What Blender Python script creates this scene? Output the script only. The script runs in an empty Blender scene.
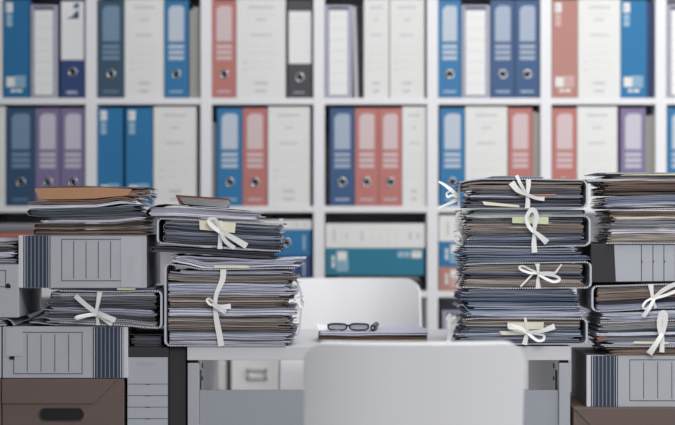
import bpy, math, random
from mathutils import Vector
random.seed(11)
PI = math.pi
SC = bpy.context.scene
COL = SC.collection

# ------------------------------------------------------------ camera, world, lights, exposure
CAM_D, CAM_Z, F_PX, HOR, VPX = 3.8, 1.04, 1558.0, 223.0, 337.5
cd = bpy.data.cameras.new('camera'); cam = bpy.data.objects.new('camera', cd); COL.objects.link(cam)
cam.location = (0, -CAM_D, CAM_Z); cam.rotation_euler = (PI/2, 0, 0)
cd.sensor_fit = 'HORIZONTAL'; cd.sensor_width = 36; cd.lens = F_PX*36/675
cd.shift_y = (HOR-212.5)/675
cd.clip_start = 0.1
cd.dof.use_dof = True; cd.dof.focus_distance = 3.8; cd.dof.aperture_fstop = 1.8
SC.camera = cam
w = bpy.data.worlds.new('world'); SC.world = w; w.use_nodes = True
bg = w.node_tree.nodes['Background']; bg.inputs[0].default_value = (0.90, 0.93, 1.0, 1); bg.inputs[1].default_value = 0.54
def area(name, loc, rot, sx, sy, power, col=(1, 1, 1)):
    l = bpy.data.lights.new(name, 'AREA'); l.shape = 'RECTANGLE'; l.size = sx; l.size_y = sy; l.energy = power; l.color = col
    o = bpy.data.objects.new(name, l); COL.objects.link(o); o.location = loc; o.rotation_euler = rot
    return o
area('ceiling_lamp', (0.95, -0.35, 3.0), (math.radians(32), 0, math.radians(8)), 1.6, 0.8, 31, (1, 0.985, 0.95))
area('front_fill_light', (0.6, -2.1, 2.4), (math.radians(42), 0, math.radians(12)), 1.4, 0.8, 34, (1, 0.985, 0.96))  # unseen fill light, added to brighten the near chair and the pile fronts
area('window_light', (2.9, 0.65, 1.0), (0, math.radians(90), math.radians(-14)), 1.7, 1.3, 28, (1, 0.99, 0.97))
SC.view_settings.view_transform = 'Standard'; SC.view_settings.look = 'None'
SC.view_settings.exposure = 0.0; SC.view_settings.gamma = 1.0; SC.view_settings.use_curve_mapping = False

# ------------------------------------------------------------ helpers
def lin(c):
    c /= 255.0
    return c/12.92 if c <= 0.04045 else ((c+0.055)/1.055)**2.4
MATS = {}
def mat(name, rgb, rough=0.6, metal=0.0, var=0.05, scale=60, bump=0.0, alpha=None):
    if name in MATS: return MATS[name]
    m = bpy.data.materials.new(name); m.use_nodes = True
    nt = m.node_tree; b = nt.nodes['Principled BSDF']
    b.inputs['Roughness'].default_value = rough; b.inputs['Metallic'].default_value = metal
    col = tuple(lin(v) for v in rgb)
    b.inputs['Base Color'].default_value = (*col, 1)
    if var > 0 or bump > 0:
        tc = nt.nodes.new('ShaderNodeTexCoord'); n = nt.nodes.new('ShaderNodeTexNoise')
        n.inputs['Scale'].default_value = scale; n.inputs['Detail'].default_value = 3
        nt.links.new(tc.outputs['Object'], n.inputs['Vector'])
        r = nt.nodes.new('ShaderNodeValToRGB')
        r.color_ramp.elements[0].position = 0.3; r.color_ramp.elements[1].position = 0.7
        r.color_ramp.elements[0].color = (*[v*(1-var) for v in col], 1)
        r.color_ramp.elements[1].color = (*[min(1, v*(1+var)) for v in col], 1)
        nt.links.new(n.outputs['Fac'], r.inputs['Fac']); nt.links.new(r.outputs['Color'], b.inputs['Base Color'])
        if bump > 0:
            bp = nt.nodes.new('ShaderNodeBump'); bp.inputs['Strength'].default_value = bump; bp.inputs['Distance'].default_value = 0.002
            nt.links.new(n.outputs['Fac'], bp.inputs['Height']); nt.links.new(bp.outputs['Normal'], b.inputs['Normal'])
    MATS[name] = m
    return m
def corrugated(name, a, b_, pitch=0.0058):
    # cut edge of corrugated board: light flutes and dark hollows alternate along x
    m = mat(name, a, 0.8, var=0)
    nt = m.node_tree; b = nt.nodes['Principled BSDF']
    tc = nt.nodes.new('ShaderNodeTexCoord'); sx = nt.nodes.new('ShaderNodeSeparateXYZ')
    m1 = nt.nodes.new('ShaderNodeMath'); m1.operation = 'MULTIPLY'; m1.inputs[1].default_value = 1/pitch
    m2 = nt.nodes.new('ShaderNodeMath'); m2.operation = 'FRACT'
    m3 = nt.nodes.new('ShaderNodeMath'); m3.operation = 'GREATER_THAN'; m3.inputs[1].default_value = 0.45
    mx = nt.nodes.new('ShaderNodeMixRGB')
    mx.inputs[1].default_value = (*[lin(v) for v in b_], 1); mx.inputs[2].default_value = (*[lin(v) for v in a], 1)
    nt.links.new(tc.outputs['Object'], sx.inputs[0]); nt.links.new(sx.outputs['X'], m1.inputs[0])
    nt.links.new(m1.outputs[0], m2.inputs[0]); nt.links.new(m2.outputs[0], m3.inputs[0])
    nt.links.new(m3.outputs[0], mx.inputs[0]); nt.links.new(mx.outputs[0], b.inputs['Base Color'])
    return m

def S(Y): return F_PX/(CAM_D+Y)
def X(px, Y=0.0): return (px-VPX)/S(Y)
def Z(py, Y=0.0): return CAM_Z-(py-HOR)/S(Y)

def tag(o, label=None, cat=None, group=None, kind=None):
    if label: o['label'] = label
    if cat: o['category'] = cat
    if group: o['group'] = group
    if kind: o['kind'] = kind
    return o
ORIG = {}
def thing(name, label, cat, loc, group=None, kind=None):
    o = bpy.data.objects.new(name, None); COL.objects.link(o); o.empty_display_size = 0.02
    o.location = loc; ORIG[o.name] = Vector(loc)
    return tag(o, label, cat, group, kind)

class MB:
    def __init__(s): s.v = []; s.f = []; s.m = []; s.mats = []
    def mi(s, m):
        if m not in s.mats: s.mats.append(m)
        return s.mats.index(m)
    def add(s, vs, fs, m):
        k = len(s.v); s.v += [tuple(p) for p in vs]; i = s.mi(m)
        for f in fs: s.f.append(tuple(k+q for q in f)); s.m.append(i)
        return s
    def box(s, x0, x1, y0, y1, z0, z1, m):
        return s.add([(x0,y0,z0),(x1,y0,z0),(x1,y1,z0),(x0,y1,z0),(x0,y0,z1),(x1,y0,z1),(x1,y1,z1),(x0,y1,z1)],
                     [(0,3,2,1),(4,5,6,7),(0,1,5,4),(1,2,6,5),(2,3,7,6),(3,0,4,7)], m)
    def prism(s, pts, y0, y1, m):     # polygon in xz (counter-clockwise seen from the front), extruded in y
        n = len(pts)
        vs = [(p[0], y0, p[1]) for p in pts]+[(p[0], y1, p[1]) for p in pts]
        fs = [tuple(range(n)), tuple(range(2*n-1, n-1, -1))]
        fs += [(i, i+n, (i+1) % n+n, (i+1) % n) for i in range(n)]
        return s.add(vs, fs, m)
    def tube(s, pts, r, m, n=10, cap=True):
        pts = [Vector(p) for p in pts]; rs = r if isinstance(r, (list, tuple)) else [r]*len(pts)
        vs = []; fs = []
        up0 = None
        for i, p in enumerate(pts):
            d = (pts[min(i+1, len(pts)-1)]-pts[max(i-1, 0)]).normalized()
            if up0 is None: up0 = Vector((0,0,1)) if abs(d.z) < 0.9 else Vector((1,0,0))
            a = d.cross(up0).normalized(); b = a.cross(d).normalized(); up0 = b
            for k in range(n):
                t = 2*PI*k/n; vs.append(p+(a*math.cos(t)+b*math.sin(t))*rs[i])
        for i in range(len(pts)-1):
            for k in range(n):
                fs.append((i*n+k, i*n+(k+1) % n, (i+1)*n+(k+1) % n, (i+1)*n+k))
        if cap: fs.append(tuple(range(n-1, -1, -1))); fs.append(tuple(range((len(pts)-1)*n, len(pts)*n)))
        return s.add(vs, fs, m)
    def torus(s, c, R, r, m, axis='y', n=24, k=8):
        vs = []; fs = []
        for i in range(n):
            t = 2*PI*i/n
            for j in range(k):
                u = 2*PI*j/k; rr = R+r*math.cos(u)
                if axis == 'y': vs.append((c[0]+rr*math.cos(t), c[1]+r*math.sin(u), c[2]+rr*math.sin(t)))
                else: vs.append((c[0]+rr*math.cos(t), c[1]+rr*math.sin(t), c[2]+r*math.sin(u)))
        for i in range(n):
            for j in range(k):
                fs.append((i*k+j, ((i+1) % n)*k+j, ((i+1) % n)*k+(j+1) % k, i*k+(j+1) % k))
        return s.add(vs, fs, m)
    def build(s, name, parent=None, origin=None, bevel=0, smooth=False, solid=0, sub=0, label=None):
        org = Vector((0,0,0))
        if parent is not None:
            root = parent
            while root.parent: root = root.parent
            org = ORIG.get(root.name, Vector((0,0,0)))
        elif origin is not None: org = Vector(origin)
        me = bpy.data.meshes.new(name)
        me.from_pydata([tuple(Vector(v)-org) for v in s.v], [], s.f)
        for m in s.mats: me.materials.append(m)
        me.polygons.foreach_set('material_index', s.m)
        if smooth: me.polygons.foreach_set('use_smooth', [True]*len(me.polygons))
        me.update()
        o = bpy.data.objects.new(name, me); COL.objects.link(o)
        if parent is not None: o.parent = parent
        else: o.location = org; ORIG[o.name] = org
        if solid: md = o.modifiers.new('solid', 'SOLIDIFY'); md.thickness = solid; md.offset = 0
        if bevel:
            md = o.modifiers.new('bevel', 'BEVEL'); md.width = bevel; md.segments = 2; md.limit_method = 'ANGLE'; md.angle_limit = 0.9
        if sub: md = o.modifiers.new('sub', 'SUBSURF'); md.levels = sub; md.render_levels = sub
        if label: o['label'] = label
        return o

def text_mb(mb, txt, size, x, y, z, m, rot=0.0):
    # flat lettering facing the viewer at (x, y, z), turned by rot in the xz plane
    cu = bpy.data.curves.new('lettering', 'FONT'); cu.body = txt; cu.size = size; cu.extrude = 0.0001; cu.align_x = 'CENTER'; cu.align_y = 'CENTER'
    o = bpy.data.objects.new('lettering', cu); COL.objects.link(o)
    bpy.context.view_layer.update()
    me = bpy.data.meshes.new_from_object(o)
    vs = []
    for v in me.vertices:
        a = v.co.x*math.cos(rot)-v.co.y*math.sin(rot); b = v.co.x*math.sin(rot)+v.co.y*math.cos(rot)
        vs.append((x+a, y-v.co.z, z+b))
    mb.add(vs, [tuple(p.vertices) for p in me.polygons], m)
    COL.objects.unlink(o); bpy.data.objects.remove(o); bpy.data.curves.remove(cu); bpy.data.meshes.remove(me)

def prof_fn(p):
    if not p: return lambda x: 0.0
    def f(x):
        if x <= p[0][0]: return p[0][1]
        for (a, va), (b, vb) in zip(p, p[1:]):
            if x <= b:
                t = (x-a)/(b-a); t = t*t*(3-2*t); return va+(vb-va)*t
        return p[-1][1]
    return f

# ------------------------------------------------------------ materials
M_white = mat('shelf_white', (226, 226, 229), 0.45, var=0.01, scale=5)
M_back = mat('shelf_back', (238, 238, 242), 0.7, var=0.02)
M_wall = mat('wall_paint', (205, 206, 208), 0.85, var=0.02, scale=8)
M_floor = mat('floor_grey', (196, 196, 194), 0.6, var=0.06, scale=15)
M_steel = mat('steel', (200, 202, 206), 0.25, 1.0, var=0)
M_hole = mat('black_hole', (14, 14, 18), 0.7, var=0)
M_print = mat('print_grey', (186, 188, 192), 0.7, var=0)
M_printd = mat('print_dark', (70, 74, 84), 0.7, var=0)
M_line = mat('label_line', (64, 68, 78), 0.7, var=0)
M_rib = mat('cotton_tape', (238, 238, 236), 0.85, var=0.05, scale=900, bump=0.3)
M_tag = mat('cream_tag', (222, 218, 196), 0.8, var=0.03)
M_tagg = mat('pale_green_tag', (196, 206, 172), 0.8, var=0.03)
M_boxg = mat('grey_board', (172, 174, 180), 0.8, var=0.025, scale=25)
M_box_shade = mat('grey_board_shaded', (100, 101, 108), 0.85, var=0.05, scale=30)  # shade on the box sides, painted in as a darker board grey
M_boxe = mat('pale_board_edge', (200, 201, 205), 0.8, var=0.02)
M_navy = mat('navy_print', (42, 51, 68), 0.7, var=0.03)
M_navyl = mat('navy_line_light', (118, 127, 144), 0.7, var=0)
M_brown = mat('brown_cardboard', (104, 89, 84), 0.85, var=0.04, scale=35)
M_brownd = mat('brown_crease', (70, 58, 54), 0.9, var=0)
M_dark = mat('dark_board', (46, 45, 49), 0.75, var=0.06, scale=200)
M_label = mat('grey_label', (170, 173, 180), 0.75, var=0.01)
M_cov = mat('cover_board', (156, 160, 170), 0.8, var=0.04)
M_covl = mat('cover_spine_edge', (186, 188, 196), 0.7, var=0.02)
M_cove = corrugated('cover_cut_edge', (214, 215, 220), (78, 80, 90))
M_desk = mat('desk_laminate', (200, 200, 203), 0.35, var=0.01, scale=4)
M_desk2 = mat('desk_metal', (166, 168, 174), 0.4, var=0.01)
M_panel = mat('desk_panel', (152, 156, 164), 0.5, var=0.02, scale=40)
M_chair = mat('chair_plastic', (228, 228, 231), 0.4, var=0.0)
M_chrome = mat('chrome', (210, 212, 216), 0.15, 1.0, var=0)
M_blackp = mat('black_plastic', (26, 26, 30), 0.35, var=0)
M_booklet = mat('oxblood_cover', (120, 70, 70), 0.6, var=0.04)

PAL = {   # paper and card colours, a few shades of each
 'w': [(222,223,234),(206,208,222),(232,232,240),(190,193,210),(176,178,194)],
 'b': [(164,152,144),(150,138,130),(176,166,158),(134,122,116),(188,180,174)],
 'k': [(186,140,106),(176,132,100),(200,160,124),(150,112,88)],
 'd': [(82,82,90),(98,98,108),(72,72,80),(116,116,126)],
 'n': [(116,124,146),(138,146,166),(98,106,128),(164,170,188),(186,190,206)],
 'm': [(110,117,134),(94,101,118),(128,134,151),(154,160,175),(88,93,108)],
 'u': [(60,110,150),(80,126,160),(52,90,124)],
 't': [(124,138,144),(110,124,130),(150,162,168),(94,104,112)],
 'g': [(150,151,158),(130,131,140),(172,173,180),(108,109,118),(196,197,204)],
 'c': [(236,230,206),(226,220,196)],
 'h': [(128,108,96),(142,122,108),(110,92,82),(158,140,128),(100,86,80)],
 'p': [(170,140,128),(190,164,152),(150,122,110)],
}
def pmat(kind, i):
    return mat('paper_%s_%d' % ({'w':'white','b':'taupe','k':'kraft','d':'charcoal','n':'slate_blue','m':'dark_slate','u':'blue','t':'teal_grey','g':'grey','c':'cream','h':'brown','p':'rose_brown'}[kind], i), tuple(v*(0.98 if kind in 'w' else 0.94) for v in PAL[kind][i]), 0.85, var=0.04, scale=120)

# ------------------------------------------------------------ paper
def sheaf(mb, xl, xr, yt, yb, kind, Y0=0.0, depth=0.21, prof=None, rag=(3, 6), th=0.0017, fan=0.5, slope=None, pmin=0):
    """many single sheets; xl, xr, yt, yb measured at the front plane Y0 in photo units"""
    s = S(Y0); f = prof_fn(prof)
    H = (yb-yt)/s; n = max(1, int(round(H/th))); h = H/n
    z0 = Z(yb, Y0)
    ph1, ph2 = random.uniform(0, 6), random.uniform(0, 6)
    amp = 0.0006
    kinds = PAL[kind]; mcur = random.randrange(len(kinds))
    for i in range(n):
        if random.random() < 0.42: mcur = random.randrange(len(kinds))
        m = pmat(kind, mcur)
        a = X(xl, Y0)+random.random()**1.5*rag[0]/s; b = X(xr, Y0)-random.random()**1.2*rag[1]/s
        if random.random() < 0.12: b += random.uniform(1, 4)/s*(rag[1] > 3)
        if random.random() < 0.12: a -= random.uniform(1, 4)/s*(rag[0] > 3)
        yf = Y0+random.random()*0.0035
        if random.random() < 0.1 and n > 2: yf += random.uniform(0.005, 0.012)
        sl = random.uniform(-0.012, 0.012) if slope is None else slope
        dd = depth-random.random()*0.012
        seg = max(6, int((b-a)/0.018)); vs = []; fs = []
        lk = min(1, min(i, n-1-i)/3) if n > 1 else 0
        lift_r = lk*random.uniform(-1, 1)*fan*0.004 if rag[1] > 3 else 0
        lift_l = lk*random.uniform(-1, 1)*fan*0.004 if rag[0] > 3 else 0
        g = h*0.96 if random.random() < 0.85 else h*0.6
        wj = random.uniform(0, 6)
        for k in range(seg+1):
            t = k/seg; x = a+(b-a)*t; px = VPX+x*s
            zz = z0+i*h - f(px)/s + amp*math.sin(x*22+ph1)+0.0003*math.sin(x*55+ph2)+0.00025*math.sin(x*38+wj)
            zz += lift_r*max(0, (t-0.82)/0.18)**2 + lift_l*max(0, (0.18-t)/0.18)**2
            yy = yf+sl*(x-a)+0.0012*math.sin(x*30+wj)
            vs += [(x, yy, zz), (x, yy, zz+g), (x, yy+dd, zz+g), (x, yy+dd, zz)]
        for k in range(seg):
            q = 4*k
            for j in range(4): fs.append((q+j, q+4+j, q+4+(j+1) % 4, q+(j+1) % 4))
        fs.append((3, 2, 1, 0)[::-1]); fs.append((seg*4, seg*4+1, seg*4+2, seg*4+3)[::-1])
        mb.add(vs, fs, m)
    return mb

def strip_path(mb, pts, t, y0, y1, m_side, m_edge):
    """sheet bent along a path in xz, thickness t, running from y0 back to y1"""
    n = len(pts); P = [Vector((p[0], 0, p[1])) for p in pts]; vs = []
    for i, p in enumerate(P):
        d = (P[min(i+1, n-1)]-P[max(i-1, 0)]).normalized(); nn = Vector((-d.z, 0, d.x))
        tt = t*(1.6 if abs(d.z) > abs(d.x) and m_edge is M_cove else 1)
        a = p+nn*tt/2; b = p-nn*tt/2
        vs += [(a.x, y0, a.z), (b.x, y0, b.z), (b.x, y1, b.z), (a.x, y1, a.z)]
    side = []; edge = []; edge2 = []
    for i in range(n-1):
        q = 4*i
        steep = m_edge is M_cove and abs(P[i+1].z-P[i].z) > abs(P[i+1].x-P[i].x)
        (edge2 if steep else edge).extend( [(q, q+4, q+5, q+1), (q+3, q+2, q+6, q+7)])
        side += [(q, q+3, q+7, q+4), (q+1, q+5, q+6, q+2)]
    side += [(0, 1, 2, 3), (4*n-4, 4*n-1, 4*n-2, 4*n-3)]
    k = len(mb.v); mb.v += vs
    for fl, m in ((side, m_side), (edge, m_edge), (edge2, M_covl)):
        i = mb.mi(m)
        for f in fl: mb.f.append(tuple(k+q for q in f)); mb.m.append(i)
    return mb

def cover_path(xc, xo_top, xo_bot, yt, yb, r, pt=None, pb=None, Y0=0.0, bulge=0.0):
    """C-shaped path: closed at xc, open at xo_*"""
    ft, fb = prof_fn(pt), prof_fn(pb); sg = 1 if xo_top > xc else -1
    out = []
    N = 22
    for k in range(N+1):
        px = xo_bot+(xc+sg*r-xo_bot)*k/N; out.append((px, yb+fb(px)))
    yb2 = yb+fb(xc+sg*r); yt2 = yt+ft(xc+sg*r)
    for k in range(1, 6):
        t = PI/2*k/6; out.append((xc+sg*r*(1-math.sin(t)), yb2-r*(1-math.cos(t))))
    for k in range(0, 7):
        t = k/6; out.append((xc-sg*bulge*math.sin(PI*t), (yb2-r)+(yt2+r-yb2+r)*t))
    for k in range(1, 6):
        t = PI/2*k/6; out.append((xc+sg*r*(1-math.cos(t)), yt2+r*(1-math.sin(t))))
    for k in range(N+1):
        px = xc+sg*r+(xo_top-xc-sg*r)*k/N; out.append((px, yt+ft(px)))
    return [(X(p[0], Y0), Z(p[1], Y0)) for p in out]

def tape(mb, pts, hw, Y, bulge=0.0, t_end=None, n=6):
    """flat cotton tape through photo points [(x, y)], half width hw (photo units; number or list), lying in front of plane Y"""
    P = [Vector((p[0], p[1], p[2] if len(p) > 2 else 0)) for p in pts]
    W = hw if isinstance(hw, (list, tuple)) else [hw]*len(P)
    out = []; ws = []
    for i in range(len(P)-1):
        p0 = P[max(i-1, 0)]; p1 = P[i]; p2 = P[i+1]; p3 = P[min(i+2, len(P)-1)]
        for k in range(n):
            t = k/n
            out.append(0.5*((2*p1)+(p2-p0)*t+(2*p0-5*p1+4*p2-p3)*t*t+(3*p1-p0-3*p2+p3)*t**3)); ws.append(W[i]+(W[i+1]-W[i])*t)
    out.append(P[-1]); ws.append(W[-1])
    vs = []; fs = []; th = 0.0007
    for i, p in enumerate(out):
        d = out[min(i+1, len(out)-1)]-out[max(i-1, 0)]; d = Vector((d.x, d.y)); d = d.normalized() if d.length > 1e-6 else Vector((0, 1))
        nx, ny = -d.y, d.x
        y = Y-p.z-bulge*math.sin(PI*i/(len(out)-1))
        a = (X(p.x+nx*ws[i]), y+0.0012, Z(p.y+ny*ws[i])); b = (X(p.x-nx*ws[i]), y-0.0012, Z(p.y-ny*ws[i]))
        vs += [a, b, (b[0], b[1]+th, b[2]), (a[0], a[1]+th, a[2])]
    for i in range(len(out)-1):
        q = 4*i
        for j in range(4): fs.append((q+j, q+4+j, q+4+(j+1) % 4, q+(j+1) % 4))
    fs += [(0, 1, 2, 3), (len(vs)-4, len(vs)-3, len(vs)-2, len(vs)-1)]
    mb.add(vs, fs, M_rib)
    return mb

def tie(parent, vert, hwv, Y, bows, depth=0.22, tp=None):
    """tape round a bundle (vertical run + over the top) and its bow as sub-part"""
    mb = MB(); tape(mb, vert, hwv, Y)
    x, y = vert[0][0], vert[0][1]; hw = hwv if not isinstance(hwv, (list, tuple)) else hwv[0]
    mb.box(X(x-hw), X(x+hw), Y, Y+depth, Z(y)-0.0002, Z(y)+0.0007, M_rib)
    r = mb.build('ribbon', parent)
    if bows:
        mb = MB()
        for k, (pts, h, bu) in enumerate(bows): tape(mb, pts, h, Y-0.002-0.0015*k, bulge=bu)
        mb.build('bow', r)
    return r

def card(mb, pts, Y, m, th=0.0006, tilt=0.0):
    p = [(X(a), Z(b)) for a, b in pts]
    return mb.prism(p[::-1], Y, Y+th, m)

def corners(parent, x, ya, yb, side, n, kinds='wg', Y0=0.0, reach=(5, 12), dmax=0.12, label='ragged curled page corners'):
    # page corners curling out of the pile's ragged end
    mb = MB(); s = S(Y0)
    for i in range(n):
        py = ya+(yb-ya)*(i+random.random())/n; L = random.uniform(*reach)*random.uniform(0.6, 1); c = random.uniform(-1, 1)
        y0 = Y0+random.uniform(0.0, dmax); wd = random.uniform(0.02, 0.06); k = random.choice(kinds)
        m = pmat(k, random.randrange(len(PAL[k]))); vs = []; fs = []; N = 6; tw = random.uniform(-1.5, 1.5)
        xi = x-side*random.uniform(3, 8)
        for j in range(N+1):
            t = j/N; xx = X(xi, Y0)+side*(L+5)/s*t; zz = Z(py, Y0)+c*t*t*0.009+0.002*math.sin(t*4+i)*t
            wj = wd*(1-0.75*t**1.5)
            vs += [(xx, y0+0.006*t, zz), (xx, y0+wj, zz+tw*0.002*t), (xx, y0+wj, zz+tw*0.002*t+0.0006), (xx, y0+0.006*t, zz+0.0006)]
        for j in range(N):
            q = 4*j
            for e in range(4): fs.append((q+e, q+4+e, q+4+(e+1) % 4, q+(e+1) % 4))
        fs += [(0, 1, 2, 3), (4*N, 4*N+3, 4*N+2, 4*N+1)]
        mb.add(vs, fs, m)
    return mb.build('page_corners', parent, label=label)

# ------------------------------------------------------------ the room
mb = MB().box(-3.2, 3.4, -4.6, 1.75, -0.05, 0, M_floor); tag(mb.build('floor'), kind='structure')
mb = MB().box(-1.32, -1.22, -3.4, 1.68, 0, 2.9, mat('shade_wall_grey', (105, 107, 114), 0.9, var=0.02, scale=8)); tag(mb.build('left_shade_wall'), kind='structure')  # unseen wall, added in dark grey to dim the left side
mb = MB().box(-3.2, 3.4, 1.68, 1.78, 0, 2.9, M_wall); tag(mb.build('wall_back'), kind='structure')

# ------------------------------------------------------------ shelving
YS = 1.26
ups = [-22.7, 91, 206, 319, 432.5, 546, 661, 774.7]
UW = 11.0/S(YS)/2
bx = [X(u, YS) for u in ups]
shelf = thing('bookcase', 'wide white open bookcase full of ring binders along the back wall', 'bookcase', ((bx[0]+bx[-1])/2, YS, 0))
TOP = 1.446+0.372
for b in bx:
    MB().box(b-UW, b+UW, YS, YS+0.35, 0, TOP, M_white).build('upright', shelf, bevel=0.001)
zs = [0.07, 0.452, 0.819, 1.095, 1.446, TOP]
for z in zs:
    for a, b in zip(bx, bx[1:]):
        MB().box(a+UW, b-UW, YS+0.001, YS+0.348, z-0.02, z, M_white).build('shelf_board', shelf)
MB().box(bx[0]-UW, bx[-1]+UW, YS+0.35, YS+0.357, 0, TOP, M_back).build('back_panel', shelf, label='white back panel')
Z1, Z2, Z3, Z4 = 1.446, 1.095, 0.819, 0.452

BC = {'blue': (34,112,162), 'blue2': (26,104,152), 'navy': (48,82,126), 'slate': (48,76,96), 'red': (180,112,106),
      'rose': (176,126,118), 'purple': (122,110,146), 'teal': (36,116,142), 'black': (62,60,66), 'deep': (36,62,112), 'ink': (42,74,106)}
M_lab = mat('spine_label', (184, 194, 206), 0.6, var=0.01)
M_labd = mat('spine_label_slate', (112, 138, 162), 0.6, var=0.01)
M_mark = mat('spine_mark', (146, 178, 198), 0.6, var=0)
M_ww = mat('white_box', (222, 222, 220), 0.75, var=0.015, scale=30)
M_wd = mat('rows_paper', (228, 228, 228), 0.7, var=0)
M_paperblock = mat('page_block', (200, 200, 202), 0.9, var=0.08, scale=200)
M_green = mat('greige_papers', (170, 166, 160), 0.85, var=0.05, scale=150)

def binder_shell(r, w, h, m, D=0.285):
    mb = MB()
    mb.box(0, w, 0, 0.003, 0, h, m); mb.box(0, 0.003, 0.003, D, 0, h, m); mb.box(w-0.003, w, 0.003, D, 0, h, m)
    return mb
def finger_ring(r, w, z):
    mb = MB(); mb.torus((w/2, -0.0005, z), 0.0125, 0.0028, M_steel)
    n = 20; mb.prism([(w/2+0.0118*math.cos(2*PI*i/n), z+0.0118*math.sin(2*PI*i/n)) for i in range(n)], -0.0012, 0.001, M_hole)
    mb.build('finger_ring', r, smooth=True, label='chrome finger ring')
def blur_text(mb, x0, x1, z, hh, m):
    # a line of small lettering, too small to read
    x = x0; i = 0
    while x < x1-0.002:
        l = min(random.uniform(0.0035, 0.0065), x1-x); mb.box(x, x+l, -0.0006, 0.0002, z-hh*random.uniform(0.8, 1), z+hh*random.uniform(0.8, 1), m); x += l+0.0009

def lever_file(color, label, px0, px1, group=None, zb=Z2, h=0.318, orient=0, lab=None):
    w = (px1-px0)/S(YS)
    r = thing('lever_arch_file', label, 'ring binder', (0, 0, 0), group)
    m = mat('file_'+color, BC[color], 0.5, var=0.03, scale=300)
    mb = binder_shell(r, w, h, m)
    lm = lab or (M_labd if color in ('slate', 'ink') else M_lab)
    blur_text(mb, w*0.22, w*0.78, 0.021, 0.0035, lm)
    mb.build('cover', r, bevel=0.0012)
    MB().box(0.004, w-0.004, 0.02, 0.27, 0.006, h-0.012, M_paperblock).build('page_block', r, label='pages inside')
    l = MB(); a, b = w*0.18, w*0.82; c = 0.012
    if color == 'red': lm = mat('spine_label_pink', (204, 184, 186), 0.6, var=0.01)
    if color == 'purple': lm = mat('spine_label_lilac', (192, 188, 200), 0.6, var=0.01)
    if color == 'navy': lm = mat('spine_label_steel', (160, 172, 190), 0.6, var=0.01)
    l.prism([(a, h-0.134), (b, h-0.134), (b, h-0.018-c*0.6), (b-c*0.6, h-0.018), (a+c, h-0.018), (a, h-0.018-c)], -0.0008, 0.0002, lm)
    for k in range(3): l.box(a, b, -0.0008, 0.0002, h-0.157-0.0185*k, h-0.145-0.0185*k, lm)
    l.build('spine_label', r)
    finger_ring(r, w, 0.078)
    place(r, px0, w, h, zb, orient); return r
def marked_box(color, label, px0, px1, group=None, zb=Z2, h=0.318, orient=0):
    w = (px1-px0)/S(YS)
    r = thing('archive_box', label, 'archive box', (0, 0, 0), group)
    m = mat('box_'+color, BC[color], 0.7, var=0.03, scale=300)
    l = MB(); l.box(0, w, 0, 0.27, 0, h, m)
    l.box(w*0.10, w*0.36, -0.0008, 0.0003, h-0.04, h-0.008, M_ww); l.box(w*0.15, w*0.22, -0.0012, -0.0006, h-0.034, h-0.016, M_print)
    MK = mat('spine_mark_rose', (200, 170, 166), 0.6, var=0) if color == 'rose' else M_mark
    l.box(w*0.12, w*0.34, -0.0008, 0.0003, h-0.085, h-0.046, MK); l.box(w*0.12, w*0.34, -0.001, -0.0006, h-0.066, h-0.064, m)
    l.box(w*0.12, w*0.44, -0.0012, 0.0003, 0.036, 0.068, M_ww); l.box(w*0.42, w*0.86, -0.0008, 0.0003, 0.034, 0.072, MK)
    for k in range(4): l.box(w*0.45, w*0.84, -0.0011, -0.0006, 0.039+0.008*k, 0.0405+0.008*k, m)
    l.box(w*0.28, w*0.46, -0.0008, 0.0003, 0.019, 0.028, M_ww); l.box(w*0.5, w*0.72, -0.0008, 0.0003, 0.019, 0.028, M_ww)
    l.build('body', r)
    MB().box(0.001, w-0.001, 0.01, 0.269, h, h+0.002, m).build('top_flap', r)
    place(r, px0, w, h, zb, orient); return r
def white_box(label, px0, px1, group=None, zb=Z2, h=0.322, orient=0):
    w = (px1-px0)/S(YS)
    r = thing('archive_box', label, 'archive box', (0, 0, 0), group)
    l = MB(); c = w/2; l.box(0, w, 0, 0.27, 0, h, M_ww)
    for zf, hw, hh, m in ((0.915, 0.26, 0.0035, M_print), (0.79, 0.11, 0.003, M_print), (0.635, 0.22, 0.003, M_print), (0.15, 0.14, 0.0045, M_print), (0.07, 0.12, 0.0045, M_print)):
        blur_text(l, c-w*hw, c+w*hw, h*zf, hh, m)
    for zf in (0.84, 0.53, 0.45, 0.37, 0.29): l.box(w*0.2, w*0.8, -0.0004, 0.0003, h*zf, h*zf+0.0008, M_print)
    for zf in (0.37, 0.29): l.box(w*0.14, w*0.2, -0.0004, 0.0003, h*zf-0.004, h*zf, M_print)
    l.build('body', r)
    MB().box(0.001, w-0.001, 0.01, 0.269, h, h+0.002, M_ww).build('top_flap', r)
    place(r, px0, w, h, zb, orient); return r
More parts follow.
